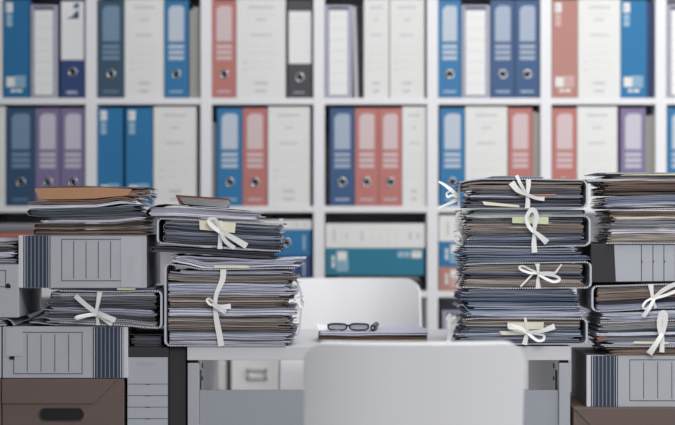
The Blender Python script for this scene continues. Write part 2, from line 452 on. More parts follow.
def ruled_file(label, px0, px1, group=None, zb=Z1, h=0.302, orient=0):
    w = (px1-px0)/S(YS)
    r = thing('ruled_spine_file', label, 'file', (0, 0, 0), group)
    m = mat('file_grey_lilac', (176, 178, 196), 0.6, var=0.02)
    mb = MB(); mb.box(0, w, 0, 0.003, 0, h, m); mb.box(0, 0.003, 0.003, 0.26, 0, h, m); mb.box(w-0.003, w, 0.003, 0.26, 0, h, m)
    mb.build('cover', r, bevel=0.001)
    MB().box(0.004, w-0.004, 0.02, 0.25, 0.006, h-0.012, M_paperblock).build('page_block', r, label='pages inside')
    l = MB(); a, b = w*0.13, w*0.85; nv = mat('file_navy_frame', (40, 52, 84), 0.6, var=0)
    l.box(a-0.003, b+0.003, -0.0006, 0.0003, 0.006, h-0.006, nv)
    l.box(a, b, -0.001, 0.0003, 0.009, h-0.016, M_wd)
    for k in range(1, 8): l.box(a, b, -0.0013, -0.0008, 0.009+k*0.036, 0.0102+k*0.036, M_print)
    blur_text(l, a+0.012, b-0.012, 0.024, 0.004, M_printd); l.box(a+0.001, a+0.03, -0.0016, 0, h-0.016, h-0.011, nv)
    l.build('ruled_label', r, label='white ruled label in a dark frame')
    place(r, px0, w, h, zb, orient); return r
def half_file(kind, label, px0, px1, zb=Z1, h=0.318):
    w = (px1-px0)/S(YS)
    r = thing('lever_arch_file', label, 'ring binder', (0, 0, 0))
    m = mat('file_'+kind, BC[kind], 0.5, var=0.03, scale=300)
    mb = binder_shell(r, w, h, m)
    blur_text(mb, w*0.25, w*0.7, 0.018, 0.005 if kind == 'deep' else 0.002, M_lab)
    mb.build('cover', r, bevel=0.0012)
    MB().box(0.004, w-0.004, 0.02, 0.27, 0.006, h-0.012, M_paperblock).build('page_block', r, label='pages inside')
    l = MB()
    if kind == 'deep':
        l.box(w*0.04, w*0.96, -0.001, 0.0003, 0.124, h-0.004, M_wd)
        for k in range(9): l.box(w*0.14, w*0.84, -0.0013, -0.0008, 0.135+k*0.013, 0.1358+k*0.013, M_print)
        l.prism([(w*0.22, h-0.06), (w*0.76, h-0.06), (w*0.76, h-0.032), (w*0.62, h-0.038), (w*0.5, h-0.052)], -0.0016, 0, m)
        l.prism([(w*0.52, h-0.026), (w*0.76, h-0.026), (w*0.76, h-0.01), (w*0.6, h-0.012)], -0.0016, 0, m)
    else:
        l.box(w*0.05, w*0.96, -0.001, 0.0003, 0.112, h-0.036, M_wd)
        for k in range(8): l.box(w*0.12, w*0.88, -0.0013, -0.0008, 0.13+k*0.018, 0.1308+k*0.018, M_print)
        blur_text(l, w*0.28, w*0.72, h-0.048, 0.003, M_print)
    l.build('spine_label', r, label='white spine label')
    finger_ring(r, w, 0.085 if kind == 'deep' else 0.068)
    place(r, px0, w, h, zb, 0); return r
def place(r, px0, w, h, zb, orient):
    x = X(px0, YS); yo = YS+0.004+random.uniform(0, 0.004)
    if orient == 0: r.location = (x, yo, zb+0.0005)
    elif orient > 0: r.location = (x, yo, zb+w+0.0005); r.rotation_euler = (0, PI/2, 0)
    else: r.location = (x+h, yo, zb+0.0005); r.rotation_euler = (0, -PI/2, 0)
def loose_docs(label, px0, px1, zb, h, n=5, kind='g'):
    w = (px1-px0)/S(YS); x = X(px0, YS); mb = MB(); t = w/n
    for i in range(n):
        mb.box(x+i*t+0.0003, x+(i+1)*t-0.0003, YS+0.01+random.random()*0.012, YS+0.22, zb+0.0005, zb+h-random.random()*0.012, pmat(kind, random.randrange(len(PAL[kind]))) if kind != 'e' else M_green)
    return tag(mb.build('document_folder', origin=(x, YS+0.01, zb)), label, 'folder')

# top row
white_box('white box left of the blue marked box, leftmost on the upper shelf', -16, 2, zb=Z1)
marked_box('blue2', 'blue archive box with white marks, leftmost whole one on the upper shelf', 3, 29, zb=Z1)
ruled_file('white ruled-label file between the blue box and the half-white navy binder', 30.5, 57, zb=Z1)
half_file('deep', 'navy binder with large white label and navy emblem, upper shelf', 60, 84.5)
lever_file('slate', 'dark slate lever arch file beside a wide white box, upper shelf', 97.5, 124, zb=Z1)
white_box('wide white archive box between slate and blue lever arch files', 124.5, 163.5, zb=Z1)
lever_file('blue', 'blue lever arch file right of a wide white box, upper shelf second bay', 164, 188, zb=Z1)
loose_docs('thin greyish document folders squeezed right of the blue file, upper shelf', 189, 199, Z1, 0.30, 3, 'e')
lever_file('red', 'salmon red lever arch file at the left of the upper third bay', 212, 236, zb=Z1)
white_box('very wide white archive box between salmon file and black binder', 236.5, 285.5, zb=Z1)
half_file('black', 'black binder with big white label and ring, upper shelf', 287.5, 312)
ruled_file('white ruled-label file at the left of the upper fourth bay', 325.5, 352, zb=Z1)
def leaning():
    mb = MB(); x0 = X(352.5, YS); z = Z1+0.0005
    mb.prism([(x0+0.006, z), (x0+0.019, z), (x0+0.011, z+0.298), (x0-0.0005, z+0.298)], YS+0.012, YS+0.23, pmat('g', 4))
    return tag(mb.build('document_folder', origin=(x0, YS+0.01, z), bevel=0.001), 'thin pale folder leaning against the ruled file, upper fourth bay', 'folder')
leaning()
white_box('narrower white archive box of two side by side, upper fourth bay', 364, 389, zb=Z1)
white_box('wider white archive box at the right end of the upper fourth bay', 390, 424.5, zb=Z1)
lever_file('blue', 'blue lever arch file at the left of the upper fifth bay, beside a ruled file', 438.5, 461, zb=Z1)
ruled_file('white ruled-label file between a blue and a navy file, upper fifth bay', 462, 490, zb=Z1)
lever_file('navy', 'left one of two navy lever arch files on the upper shelf', 491, 515, zb=Z1)
lever_file('navy', 'right one of two navy lever arch files on the upper shelf', 515.5, 539.5, zb=Z1)
marked_box('rose', 'dusty rose archive box with white printed marks, upper shelf', 552.5, 578, zb=Z1)
white_box('wide white archive box between the rose and the blue marked boxes', 578.5, 620.5, zb=Z1)
marked_box('blue', 'blue archive box with white marks right of a white box, upper sixth bay', 621, 647, zb=Z1)
def navy_slim():
    mb = MB(); x0 = X(647.8, YS); mb.box(x0, x0+0.021, YS+0.03, YS+0.25, Z1+0.0005, Z1+0.315, mat('file_deep', BC['deep'], 0.5))
    return tag(mb.build('document_folder', origin=(x0, YS+0.03, Z1), bevel=0.002), 'slim dark blue folder recessed beside the blue marked box', 'folder')
navy_slim()
ruled_file('white ruled-label file cut by the right frame edge', 668, 694, zb=Z1)
# second row
white_box('white box left of the dark blue file, leftmost on the second shelf', -16, 5)
lever_file('ink', 'dark blue lever arch file left of two purple ones', 6.5, 34.5)
lever_file('purple', 'left one of the two neighbouring purple lever arch files', 35, 59.5)
lever_file('purple', 'right one of the two neighbouring purple lever arch files', 60.5, 85)
marked_box('blue', 'left of two bright blue archive boxes above the brown folder pile', 97.5, 122.5)
marked_box('blue', 'right of two bright blue archive boxes above the brown folder pile', 125.5, 152.5)
white_box('wide white archive box right of two blue boxes, second shelf', 153.5, 196)
loose_docs('thin grey folder left of the blue file, second shelf third bay', 212, 216.5, Z2, 0.28, 2, 'g')
lever_file('blue', 'blue lever arch file touching a salmon one, second shelf third bay', 217, 242)
lever_file('red', 'salmon lever arch file between a blue file and a white box', 242.5, 267)
white_box('wide white archive box right of a single salmon file, second shelf', 268, 310)
lever_file('navy', 'navy lever arch file left of two salmon files, second shelf', 330, 354.5)
lever_file('red', 'salmon file touching the navy file, left of a salmon pair', 355, 378.5)
lever_file('red', 'salmon file touching the white box, right of a salmon pair', 379, 402)
white_box('narrow white archive box right of the salmon pair, second shelf', 402.5, 426)
lever_file('blue', 'blue lever arch file behind the side bow of the tall pile', 440, 465)
white_box('wide white archive box between blue and salmon files, second shelf fifth bay', 465.5, 507.5)
lever_file('red', 'salmon lever arch file above the tall tied pile, right of a white box', 508.5, 532.5)
loose_docs('greyish papers standing right of the salmon file, second shelf fifth bay', 533.5, 540, Z2, 0.31, 2, 'e')
lever_file('red', 'salmon lever arch file at the left of the second shelf sixth bay', 552.5, 577)
white_box('wide white archive box between the salmon and purple files, sixth bay', 577.5, 617.5)
lever_file('purple', 'single purple lever arch file near the right, second shelf', 621, 646)
loose_docs('greyish brown papers right of the single purple file', 647, 655, Z2, 0.30, 3, 'e')
lever_file('blue', 'blue lever arch file at the right frame edge, second shelf', 668, 692)
# third row, lying
lever_file('red', 'salmon file lying flat at far left, below the dark blue file', -16, 9, zb=Z3+0.109, orient=1)
white_box('white box lying flat under the salmon file at far left', -16, 16, zb=Z3, orient=1)
def flat_left():
    mb = MB(); z = Z3+0.192
    for i in range(6): mb.box(X(-14, YS)+random.random()*0.01, X(78, YS)-random.random()*0.02, YS+0.01+random.random()*0.01, YS+0.21, z+i*0.0045, z+i*0.0045+0.0042, pmat('g', random.choice((0, 2, 4))))
    tag(mb.build('document_folder', origin=(X(30, YS), YS+0.01, z)), 'flat grey documents lying on the salmon file at far left', 'folder')
flat_left()
lever_file('deep', 'navy lever arch file lying at the bottom of the flat stack of three', 212.5, 238, zb=Z3+0.031, orient=-1)
white_box('white box lying under the flat navy file', 212.5, 222, zb=Z3, orient=-1)
lever_file('blue', 'blue lever arch file lying flat with ring facing out, beside the desk pile', 212.5, 238.5, zb=Z3+0.1147, orient=-1)
white_box('thin white box lying on top of the flat blue file', 212.5, 222, zb=Z3+0.1997, orient=-1)
def flat_docs():
    x0 = X(338, YS); mb = MB(); z = Z3+0.0005
    mb.box(X(329, YS), X(423, YS), YS+0.02, YS+0.25, z, z+0.036, M_dark)
    tag(mb.build('flat_case', origin=(x0, YS+0.02, z), bevel=0.002), 'dark flat case lying on the shelf behind the far chair', 'case')
    mb = MB(); z += 0.0365
    for i in range(8): mb.box(x0+random.random()*0.01, X(421, YS)-random.random()*0.02, YS+0.01+random.random()*0.01, YS+0.21, z+i*0.0017, z+i*0.0017+0.0014, pmat('g', random.randrange(5)))
    tag(mb.build('document_folder', origin=(x0, YS+0.01, z)), 'thin grey documents lying under the flat teal box', 'folder')
flat_docs()
marked_box('teal', 'teal archive box lying flat under a white one, above the far chair', 326, 353, zb=Z3+0.051, orient=1)
white_box('white archive box lying flat on the teal box', 326, 350.5, zb=Z3+0.1395, orient=-1, h=0.322)
marked_box('rose', 'dusty rose archive box lying at the bottom of a flat stack of three', 439.5, 463.5, zb=Z3, orient=1)
marked_box('blue', 'blue archive box lying between white and rose boxes', 439.5, 464.5, zb=Z3+0.079, orient=1)
white_box('white archive box lying on the flat blue box, left of the tall pile', 439.5, 465.5, zb=Z3+0.161, orient=-1, h=0.32)
# lowest row seen
ruled_file('ruled-label file standing on the shelf below the rose box', 443, 470, zb=Z4)
def labelled_box():
    z = Z4+0.0005; x0, x1 = X(231, YS), X(279, YS)
    r = thing('storage_box', 'white storage box with grey label holder, seen under the desk', 'storage box', ((x0+x1)/2, YS+0.02, z))
    MB().box(x0, x1, YS+0.005, YS+0.29, z, z+0.27, mat('bright_white_board', (248, 248, 246), 0.7, var=0)).build('body', r, bevel=0.002)
    MB().box(x0-0.002, x1+0.002, YS+0.002, YS+0.293, z+0.27, z+0.30, mat('bright_white_board', (248, 248, 246), 0.7, var=0)).build('lid', r, bevel=0.002)
    m = MB(); cx = X(257, YS); cz = Z(374.5, YS); a, b = 0.033, 0.017
    for q in ((cx-a, cx+a, cz+b-0.007, cz+b), (cx-a, cx+a, cz-b, cz-b+0.007), (cx-a, cx-a+0.007, cz-b, cz+b), (cx+a-0.007, cx+a, cz-b, cz+b)):
        m.box(q[0], q[1], YS+0.0, YS+0.005, q[2], q[3], M_print)
    m.build('label_holder', r, label='grey metal label holder')
labelled_box()
white_box('white box standing left of the white storage box, under the desk', 212.5, 226, zb=Z4)
loose_docs('dark slim folder left of the white storage box, under the desk', 226.8, 229.5, Z4, 0.30, 1, 'd')
def steel_box():
    x0, x1 = X(281.5, YS), X(287, YS); z = Z4+0.0005
    tag(MB().box(x0, x1, YS+0.005, YS+0.25, z, z+0.31, mat('grey_metal_file', (140, 142, 150), 0.35, 0.3)).build('slim_file', origin=(x0, YS, z), bevel=0.001), 'slim grey file right of the white storage box', 'file')
steel_box()
ruled_file('ruled-label file right of the slim grey file, seen under the desk', 288, 312, zb=Z4)
white_box('white box seen under the desk beside its right leg', 505, 540, zb=Z4, h=0.29)

# ------------------------------------------------------------ desk
DX0, DX1 = X(187.2), X(570.8); DZ = Z(346.3); DT = 0.034; DD = 0.62
desk = thing('desk', 'white office desk with grey front panel carrying two paper piles', 'desk', ((DX0+DX1)/2, DD/2, 0))
MB().box(DX0, DX1, 0, DD, DZ-DT, DZ, M_desk).build('desktop', desk, bevel=0.0012)
for sgn in (-1, 1):
    xo = DX0+0.0008 if sgn < 0 else DX1-0.0008; xi = xo-sgn*0.0275
    a, b = min(xo, xi), max(xo, xi)
    lo = MB().box(a, b, 0.002, 0.03, 0, DZ-DT-0.007, M_desk2).build('leg', desk, bevel=0.0015)
    MB().box(a, b, DD-0.03, DD-0.002, 0, DZ-DT-0.001, M_desk2).build('leg', desk, bevel=0.0015)
    pa, pb = (b-0.012, b) if sgn < 0 else (a, a+0.012)
    MB().box(pa, pb, 0.03, DD-0.03, 0.05, DZ-DT-0.002, mat('white_side_panel', (246, 246, 247), 0.5, var=0.01)).build('side_panel', lo)
    q = MB(); xs = pb if sgn < 0 else pa; e = 0.0015*(-sgn)
    for (zc, hh) in ((Z(369), 0.006), (Z(382), 0.0045)):
        q.box(min(xs, xs+e), max(xs, xs+e), 0.082, 0.10, zc-hh, zc+hh, M_hole)
    q.prism([(xs-0.0005, 0)]*0 or [(min(xs, xs+e), Z(392)), (max(xs, xs+e), Z(392)), (max(xs, xs+e), Z(372)), (min(xs, xs+e), Z(372))], 0.032, 0.06, M_hole)
    q.build('bracket_slot', lo, label='dark bracket slots')
    MB().box(a+0.004, b-0.004 if sgn < 0 else b-0.004, 0.008, 0.028, DZ-DT-0.0072, DZ-DT, M_hole).build('spacer', lo, label='dark spacer')
MB().box(DX0+0.0285, DX1-0.0285, 0.012, 0.03, 0.25, Z(391), M_panel).build('front_panel', desk, bevel=0.001)
MB().box(DX0+0.0285, DX1-0.0285, DD-0.05, DD-0.03, DZ-DT-0.03, DZ-DT, M_desk2).build('cross_rail', desk)

# ------------------------------------------------------------ chairs
def chair(cx, cy, top, W, face, label):
    """moulded shell chair; face=+1 looks towards +y"""
    r = thing('office_chair', label, 'chair', (cx, cy, 0), None)
    hw = W/2; R = 0.042; seat_z = 0.44
    rows = []
    H = top-(seat_z+0.02)
    zlist = [top-R*(1-math.cos(PI/2*k/8)) for k in range(9)]+[top-R-(H-R)*k/16 for k in range(1, 17)]
    nx = 29
    vs = []; fs = []
    for z in zlist:
        d = max(0, z-(top-R)); inset = R-math.sqrt(max(0, R*R-d*d))
        taper = 0.012*((z-seat_z)/H-1)*-1*0.3
        w_ = hw-inset+taper
        for i in range(nx):
            u = -1+2*i/(nx-1); u = math.sin(u*PI/2)*0.55+u*0.45
            x = u*w_
            wrap = 0.045*abs(x/hw)**2.6
            lean = -0.10*((z-seat_z)/H)**1.3
            vs.append((cx+x, cy+face*(wrap+lean-0.06), z))
    for j in range(len(zlist)-1):
        for i in range(nx-1):
            q = j*nx+i; fs.append((q, q+1, q+nx+1, q+nx))
    mb = MB(); mb.add(vs, fs, M_chair)
    o = mb.build('backrest', r, smooth=True)
    md = o.modifiers.new('solid', 'SOLIDIFY'); md.thickness = 0.011; md.offset = 0
    md = o.modifiers.new('bev', 'BEVEL'); md.width = 0.0045; md.segments = 3; md.limit_method = 'ANGLE'; md.angle_limit = 0.8
    # seat: rounded pan
    vs = []; fs = []; ny = 14
    for j in range(ny+1):
        t = j/ny; yy = -0.06+t*0.45
        ww = hw*(1-0.03*t)-max(0, 0.05*((t-0.86)/0.14)**2 if t > 0.86 else 0)
        for i in range(nx):
            u = -1+2*i/(nx-1); x = u*ww
            z = seat_z+0.02*abs(u)**3+(0.03*(1-t/0.15)**2 if t < 0.15 else 0)-(0.02*((t-0.85)/0.15)**2 if t > 0.85 else 0)
            vs.append((cx+x, cy+face*yy, z))
    for j in range(ny):
        for i in range(nx-1):
            q = j*nx+i; fs.append((q, q+1, q+nx+1, q+nx))
    mb = MB(); mb.add(vs, fs, M_chair); o = mb.build('seat', r, smooth=True)
    md = o.modifiers.new('solid', 'SOLIDIFY'); md.thickness = 0.012; md.offset = 0
    c = (cx, cy+face*0.14)
    MB().tube([(c[0], c[1], 0.10), (c[0], c[1], 0.27), (c[0], c[1], 0.271), (c[0], c[1], seat_z-0.006)], [0.026, 0.026, 0.016, 0.016], M_chrome, 16).build('gas_column', r, smooth=False)
    for k in range(5):
        t = 2*PI*k/5+0.3; e = (c[0]+0.27*math.cos(t), c[1]+0.27*math.sin(t))
        lg = MB().tube([(c[0]+0.02*math.cos(t), c[1]+0.02*math.sin(t), 0.115), (e[0], e[1], 0.075)], [0.018, 0.012], M_chrome, 10).build('leg', r)
        MB().tube([(e[0]-0.012*math.sin(t), e[1]+0.012*math.cos(t), 0.03), (e[0]+0.012*math.sin(t), e[1]-0.012*math.cos(t), 0.03)], 0.03, M_blackp, 16).tube([(e[0], e[1], 0.055), (e[0], e[1], 0.075)], 0.006, M_blackp, 8).build('castor', lg, label='black castor')
    return r
Yc = -0.80
chair(X(413, Yc+0.1), Yc+0.16, Z(342.8, Yc), 222/S(Yc), 1, 'white moulded office chair in front of the desk, back towards the viewer')
Yb = 0.86
chair(X(350.5, Yb), Yb-0.12, Z(279, Yb), 139/S(Yb), -1, 'white moulded chair behind the desk, facing the viewer')

# ------------------------------------------------------------ grey ruled archive boxes
def ruled_box(label, px0, px1, yt, yb, stripe, frame, Y0=0.0, depth=0.3, edge='l', extra=None, nlines=4, name='archive_box', side=None):
    x0, x1, z0, z1 = X(px0, Y0), X(px1, Y0), Z(yb, Y0), Z(yt, Y0)
    r = thing(name, label, 'archive box', ((x0+x1)/2, Y0, z0))
    mb = MB(); mb.box(x0, x1, Y0+0.004, Y0+depth, z0, z1, side or M_box_shade); mb.build('body', r, bevel=0.002)
    MB().box(x0, x1, Y0, Y0+0.004, z0, z1, M_boxg).build('front_board', r, bevel=0.0012, label='light grey front board')
    l = MB()
    if stripe:
        a, b = X(stripe[0], Y0), X(stripe[1], Y0); l.box(a, b, Y0-0.0008, Y0+0.001, z0+0.001, z1-0.001, M_navy)
        n = 7
        for k in range(1, n):
            x = a+(b-a)*k/n; l.box(x-0.0012, x+0.0012, Y0-0.0012, Y0, z0+0.001, z1-0.001, M_navyl)
        for x in (a+0.0035, b-0.0035): l.box(x-0.0008, x+0.0008, Y0-0.0013, Y0, z0+0.001, z1-0.001, M_boxe)
    if frame:
        fx0, fx1, fy0, fy1 = frame; a, b, c, d = X(fx0, Y0), X(fx1, Y0), Z(fy1, Y0), Z(fy0, Y0); t = 0.0015
        l.box(a, b, Y0-0.0006, Y0+0.001, d-t, d, M_line); l.box(a, b, Y0-0.0006, Y0+0.001, c, c+t, M_line)
        l.box(a, a+t, Y0-0.0006, Y0+0.001, c, d, M_line); l.box(b-t, b, Y0-0.0006, Y0+0.001, c, d, M_line)
        for k in range(1, nlines+1):
            x = a+(b-a)*k/(nlines+1); l.box(x-t/2, x+t/2, Y0-0.0006, Y0+0.001, c+0.006, d-0.006, M_line)
    if extra: extra(l, Y0)
    l.build('printed_front', r, label='front print with dark blue stripes and ruled label')
    e = MB()
    if edge == 'l': e.box(x0-0.0012, x0+0.0095, Y0-0.0012, Y0+0.004, z0+0.0005, z1-0.0005, M_boxe)
    elif edge == 'r': e.box(x1-0.0095, x1+0.0012, Y0-0.0012, Y0+0.004, z0+0.0005, z1-0.0005, M_boxe)
    if edge: e.build('edge_strip', r, bevel=0.0015, label='pale folded edge strip')
    return r
def ex_LD(l, Y0):
    a = X(129, Y0); l.box(X(121, Y0), X(141, Y0), Y0-0.001, Y0+0.001, Z(287.5, Y0), Z(237, Y0), mat('glossy_sticker', (180, 182, 188), 0.35, var=0))
    l.box(X(128.8, Y0), X(129.2, Y0), Y0-0.0014, Y0, Z(281, Y0), Z(252, Y0), M_print)
    l.box(X(134.4, Y0), X(134.7, Y0), Y0-0.0014, Y0, Z(281, Y0), Z(252, Y0), M_print)
    for k in range(11): l.box(X(130.4, Y0), X(133.2, Y0), Y0-0.0014, Y0, Z(254.2+k*1.25, Y0), Z(253.4+k*1.25, Y0), M_print)
    for k in range(7): l.box(X(131, Y0), X(132.6, Y0), Y0-0.0014, Y0, Z(269.8+k*1.4, Y0), Z(269.1+k*1.4, Y0), M_print)
def ex_LB(l, Y0):
    l.box(X(6, Y0), X(22.5, Y0), Y0-0.0012, Y0+0.001, Z(356, Y0), Z(328, Y0), mat('glossy_sticker', (180, 182, 188), 0.35, var=0))
    l.prism([(X(9.5), Z(359.5)), (X(14.5), Z(359.5)), (X(14.5), Z(356)), (X(12), Z(355.5)), (X(9), Z(357.5))], Y0-0.001, Y0+0.001, M_hole)
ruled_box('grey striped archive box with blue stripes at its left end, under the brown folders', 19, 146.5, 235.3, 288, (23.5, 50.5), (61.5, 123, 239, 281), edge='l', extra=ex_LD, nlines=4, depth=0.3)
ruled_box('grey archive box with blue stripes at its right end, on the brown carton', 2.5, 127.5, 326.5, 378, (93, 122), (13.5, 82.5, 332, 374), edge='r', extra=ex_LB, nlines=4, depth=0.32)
def ex_LF(l, Y0):
    l.prism([(X(6), Z(288)), (X(11), Z(288)), (X(11), Z(285)), (X(8.5), Z(283)), (X(6), Z(284.5))], Y0-0.001, Y0+0.001, M_hole)
ruled_box('grey archive box at the far left frame edge with loose papers on top', -112, 18.5, 264.5, 317.5, None, (-70, 6, 270, 287), edge=None, extra=ex_LF, depth=0.3, Y0=-0.004, side=M_boxg)
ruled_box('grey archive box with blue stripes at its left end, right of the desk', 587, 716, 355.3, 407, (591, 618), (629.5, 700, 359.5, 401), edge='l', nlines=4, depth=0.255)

# brown cartons
def carton(label, px0, px1, yt, zb, Y0, depth, flap, hole):
    x0, x1, z1 = X(px0, Y0), X(px1, Y0), Z(yt, Y0)
    r = thing('cardboard_carton', label, 'carton', ((x0+x1)/2, Y0, zb))
    MB().box(x0, x1, Y0, Y0+depth, zb, z1, M_brown).build('body', r, bevel=0.0025)
    if flap: MB().prism([(X(a, Y0), Z(b, Y0)) for a, b in flap], Y0-0.003, Y0, M_brown).build('lid_flap', r, bevel=0.001)
    if hole:
        hx, hy, a, b = hole; m = MB(); pts = []
        for k in range(12): t = -PI/2+PI*k/11; pts.append((X(hx+a-b+b*math.cos(t), Y0), Z(hy, Y0)+b/S(Y0)*math.sin(t)))
        for k in range(12): t = PI/2+PI*k/11; pts.append((X(hx-a+b+b*math.cos(t), Y0), Z(hy, Y0)+b/S(Y0)*math.sin(t)))
        m.prism(pts, Y0-0.0006, Y0+0.002, M_hole)
        cx = sum(p[0] for p in pts)/len(pts); cz = sum(p[1] for p in pts)/len(pts)
        ring = [Vector((cx+(p[0]-cx)*1.04, Y0-0.0006, cz+(p[1]-cz)*1.12)) for p in pts]
        m.tube(ring+[ring[0]], 0.0014, M_brownd, 6, cap=False)
        m.build('hand_hole', r, label='dark oval hand hole')
    return r
carton('brown cardboard carton with oval hand hole under the left archive boxes', 2, 124, 378.4, 0.42, 0.001, 0.33,
       [(2, 403.5), (94, 403.5), (118, 379), (2, 379)], (61.5, 414.5, 21.5, 5.6))
carton('brown cardboard carton under the striped box right of the desk', 573.5, 720, 407.4, 0.34, -0.004, 0.34, [(573.5, 408), (595, 430), (720, 430), (720, 408)], None)

# low cabinets carrying the side piles
def low_cabinet(label, x0, x1, z1):
    r = thing('low_cabinet', label, 'cabinet', ((x0+x1)/2, 0.2, 0))
    MB().box(x0, x1, -0.01, 0.40, 0.04, z1, M_desk2).build('body', r, bevel=0.002)
    MB().box(x0+0.02, x1-0.02, 0.02, 0.38, 0, 0.04, M_dark).build('plinth', r)
    n = 2
    for i in range(n):
        a = x0+(x1-x0)*i/n+0.003; b = x0+(x1-x0)*(i+1)/n-0.003
        d = MB().box(a, b, -0.026, -0.010, 0.05, z1-0.01, M_desk2).build('door', r, bevel=0.001)
        MB().box(a+0.02 if i else b-0.03, a+0.03 if i else b-0.02, -0.038, -0.026, z1/2-0.05, z1/2+0.05, M_steel).build('handle', d)
low_cabinet('low grey cabinet carrying the left cartons', -1.18, -0.374, 0.4195)
low_cabinet('low grey cabinet carrying the right carton', 0.572, 1.05, 0.3395)

# dark standing binders
def dark_file(label, px0, px1, yt, zb, Y0, lab, depth=0.29):
    x0, x1, z1 = X(px0, Y0), X(px1, Y0), Z(yt, Y0)
    r = thing('archive_file', label, 'file box', ((x0+x1)/2, Y0, zb))
    MB().box(x0, x1, Y0, Y0+depth, zb, z1, M_dark).build('body', r, bevel=0.0015)
    if lab:
        a, b, top, lines = lab; l = MB(); xa, xb = X(a, Y0), X(b, Y0)
        l.box(xa, xb, Y0-0.0009, Y0+0.001, zb+0.01, Z(top, Y0), M_label)
        for y in lines:
            l.box(xa, xb, Y0-0.0013, Y0, Z(y, Y0)-0.0006, Z(y, Y0)+0.0006, M_line)
            l.box((xa+xb)/2-0.006, (xa+xb)/2+0.006, Y0-0.0014, Y0, Z(y, Y0)-0.0016, Z(y, Y0)-0.0002, M_line)
        text_mb(l, 'NERO', 0.016, (xa+xb)/2-0.004, Y0-0.0011, Z(top+7, Y0), mat('embossed', (158, 161, 169), 0.7, var=0))
        l.build('spine_label', r, label='grey label with stepped lines')
    return r
dark_file('upright dark file box with long grey label between carton and desk', 127, 168.5, 347.5, 0.42, 0.004, (127.6, 167.8, 357.3, (384, 395.5, 407, 418.5)))
dark_file('upright plain dark file box touching the desk side', 169, 185.8, 347.5, 0.42, 0.012, None, depth=0.3)

# ------------------------------------------------------------ bundles and loose paper
def add_sheaves(r, rows, part='paper_sheaf', **kw):
    for row in rows:
        xl, xr, yt, yb, kind = row[:5]; o = dict(kw); o.update(row[5] if len(row) > 5 else {})
        nm = {'w': 'white_sheets', 'b': 'taupe_folders', 'k': 'kraft_folder', 'd': 'dark_sheets', 'n': 'slate_blue_sheets', 'm': 'dark_slate_sheets', 'u': 'blue_folder', 't': 'teal_folder', 'g': 'grey_sheets', 'c': 'cream_sheets', 'h': 'brown_folders', 'p': 'rose_folder'}[kind]
        mb = MB(); sheaf(mb, xl, xr, yt, yb, kind, **o); mb.build(part, r, label=nm.replace('_', ' '))
def bundle(label, cov, rows, Y0=0.0, depth=0.23, name='document_bundle', mcov=None, medge=None, th=0.003, group=None, **kw):
    xc, xot, xob, yt, yb, rr = cov[:6]; pt = cov[6] if len(cov) > 6 else None; pb = cov[7] if len(cov) > 7 else None
    r = thing(name, label, 'document bundle', (X((xc+xot)/2), Y0+depth/2, Z(yb+0.6)), group)
    mb = MB(); strip_path(mb, cover_path(xc, xot, xob, yt, yb, rr, pt, pb, Y0), th, Y0-0.004, Y0+depth, mcov or M_cov, medge or M_cove)
    mb.build('cover', r, smooth=False)
    add_sheaves(r, rows, Y0=Y0, depth=depth-0.02, **kw)
    return r
def loose(name, label, cat, rows, Y0=0.0, depth=0.21, **kw):
    """one pile or folder as one top-level mesh"""
    mb = MB()
    for row in rows:
        xl, xr, yt, yb, kind = row[:5]; o = dict(kw); o.update(row[5] if len(row) > 5 else {})
        sheaf(mb, xl, xr, yt, yb, kind, Y0=Y0, depth=depth, **o)
    r0 = rows[0]
    return tag(mb.build(name, origin=(X((r0[0]+r0[1])/2), Y0+depth/2, Z(max(r[3] for r in rows)))), label, cat)
def folder(name, label, xc, xo, yt, yb, kind, mi, inner, Y0=0.0, depth=0.22, pt=None, pb=None, r=None, inner_kind='w', cat='folder', th=0.0012, irag=(3, 6)):
    """closed card folder: C-shaped card with sheets inside"""
    t = thing(name, label, cat, (X((xc+xo)/2), Y0+depth/2, Z(yb)))
    m = pmat(kind, mi); rr = r or (yb-yt)/2*0.9
    mb = MB(); strip_path(mb, cover_path(xc, xo, xo, yt, yb, rr, pt, pb, Y0), th, Y0-0.002, Y0+depth, m, m); mb.build('cover', t)
    if inner:
        lo, hi = (xc+rr*0.6, xo-2) if xo > xc else (xo+2, xc-rr*0.6)
        mb = MB(); sheaf(mb, lo, hi, yt+0.7, yb-0.7, inner_kind, Y0=Y0+0.003, depth=depth-0.02, prof=pb or pt, rag=irag if xo > xc else (6, 2)); mb.build('paper_sheaf', t, label='sheets inside')
    return t

# --- pile on the desk, left: lower tied bundle
pA = [(165, -5), (178, -3), (205, 0), (300, -1.5)]
A = bundle('thick tied bundle of white and taupe papers standing on the desk, knotted at half height',
  (165.5, 296, 286, 269.5, 345.6, 5, [(165, -6), (180, -4), (205, 0), (300, -1.5)], None),
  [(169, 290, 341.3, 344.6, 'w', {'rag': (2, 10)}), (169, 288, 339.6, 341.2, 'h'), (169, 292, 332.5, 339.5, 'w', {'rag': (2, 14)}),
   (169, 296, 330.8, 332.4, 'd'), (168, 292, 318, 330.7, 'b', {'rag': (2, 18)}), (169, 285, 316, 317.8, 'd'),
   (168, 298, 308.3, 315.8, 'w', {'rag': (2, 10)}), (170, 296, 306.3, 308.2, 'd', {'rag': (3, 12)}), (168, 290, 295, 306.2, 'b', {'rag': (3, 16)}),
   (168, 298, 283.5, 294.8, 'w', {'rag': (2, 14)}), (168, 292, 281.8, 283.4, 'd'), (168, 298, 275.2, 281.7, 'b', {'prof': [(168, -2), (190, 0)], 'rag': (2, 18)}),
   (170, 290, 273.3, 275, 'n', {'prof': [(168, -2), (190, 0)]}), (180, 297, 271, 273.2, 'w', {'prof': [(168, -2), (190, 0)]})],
  rag=(2, 10))
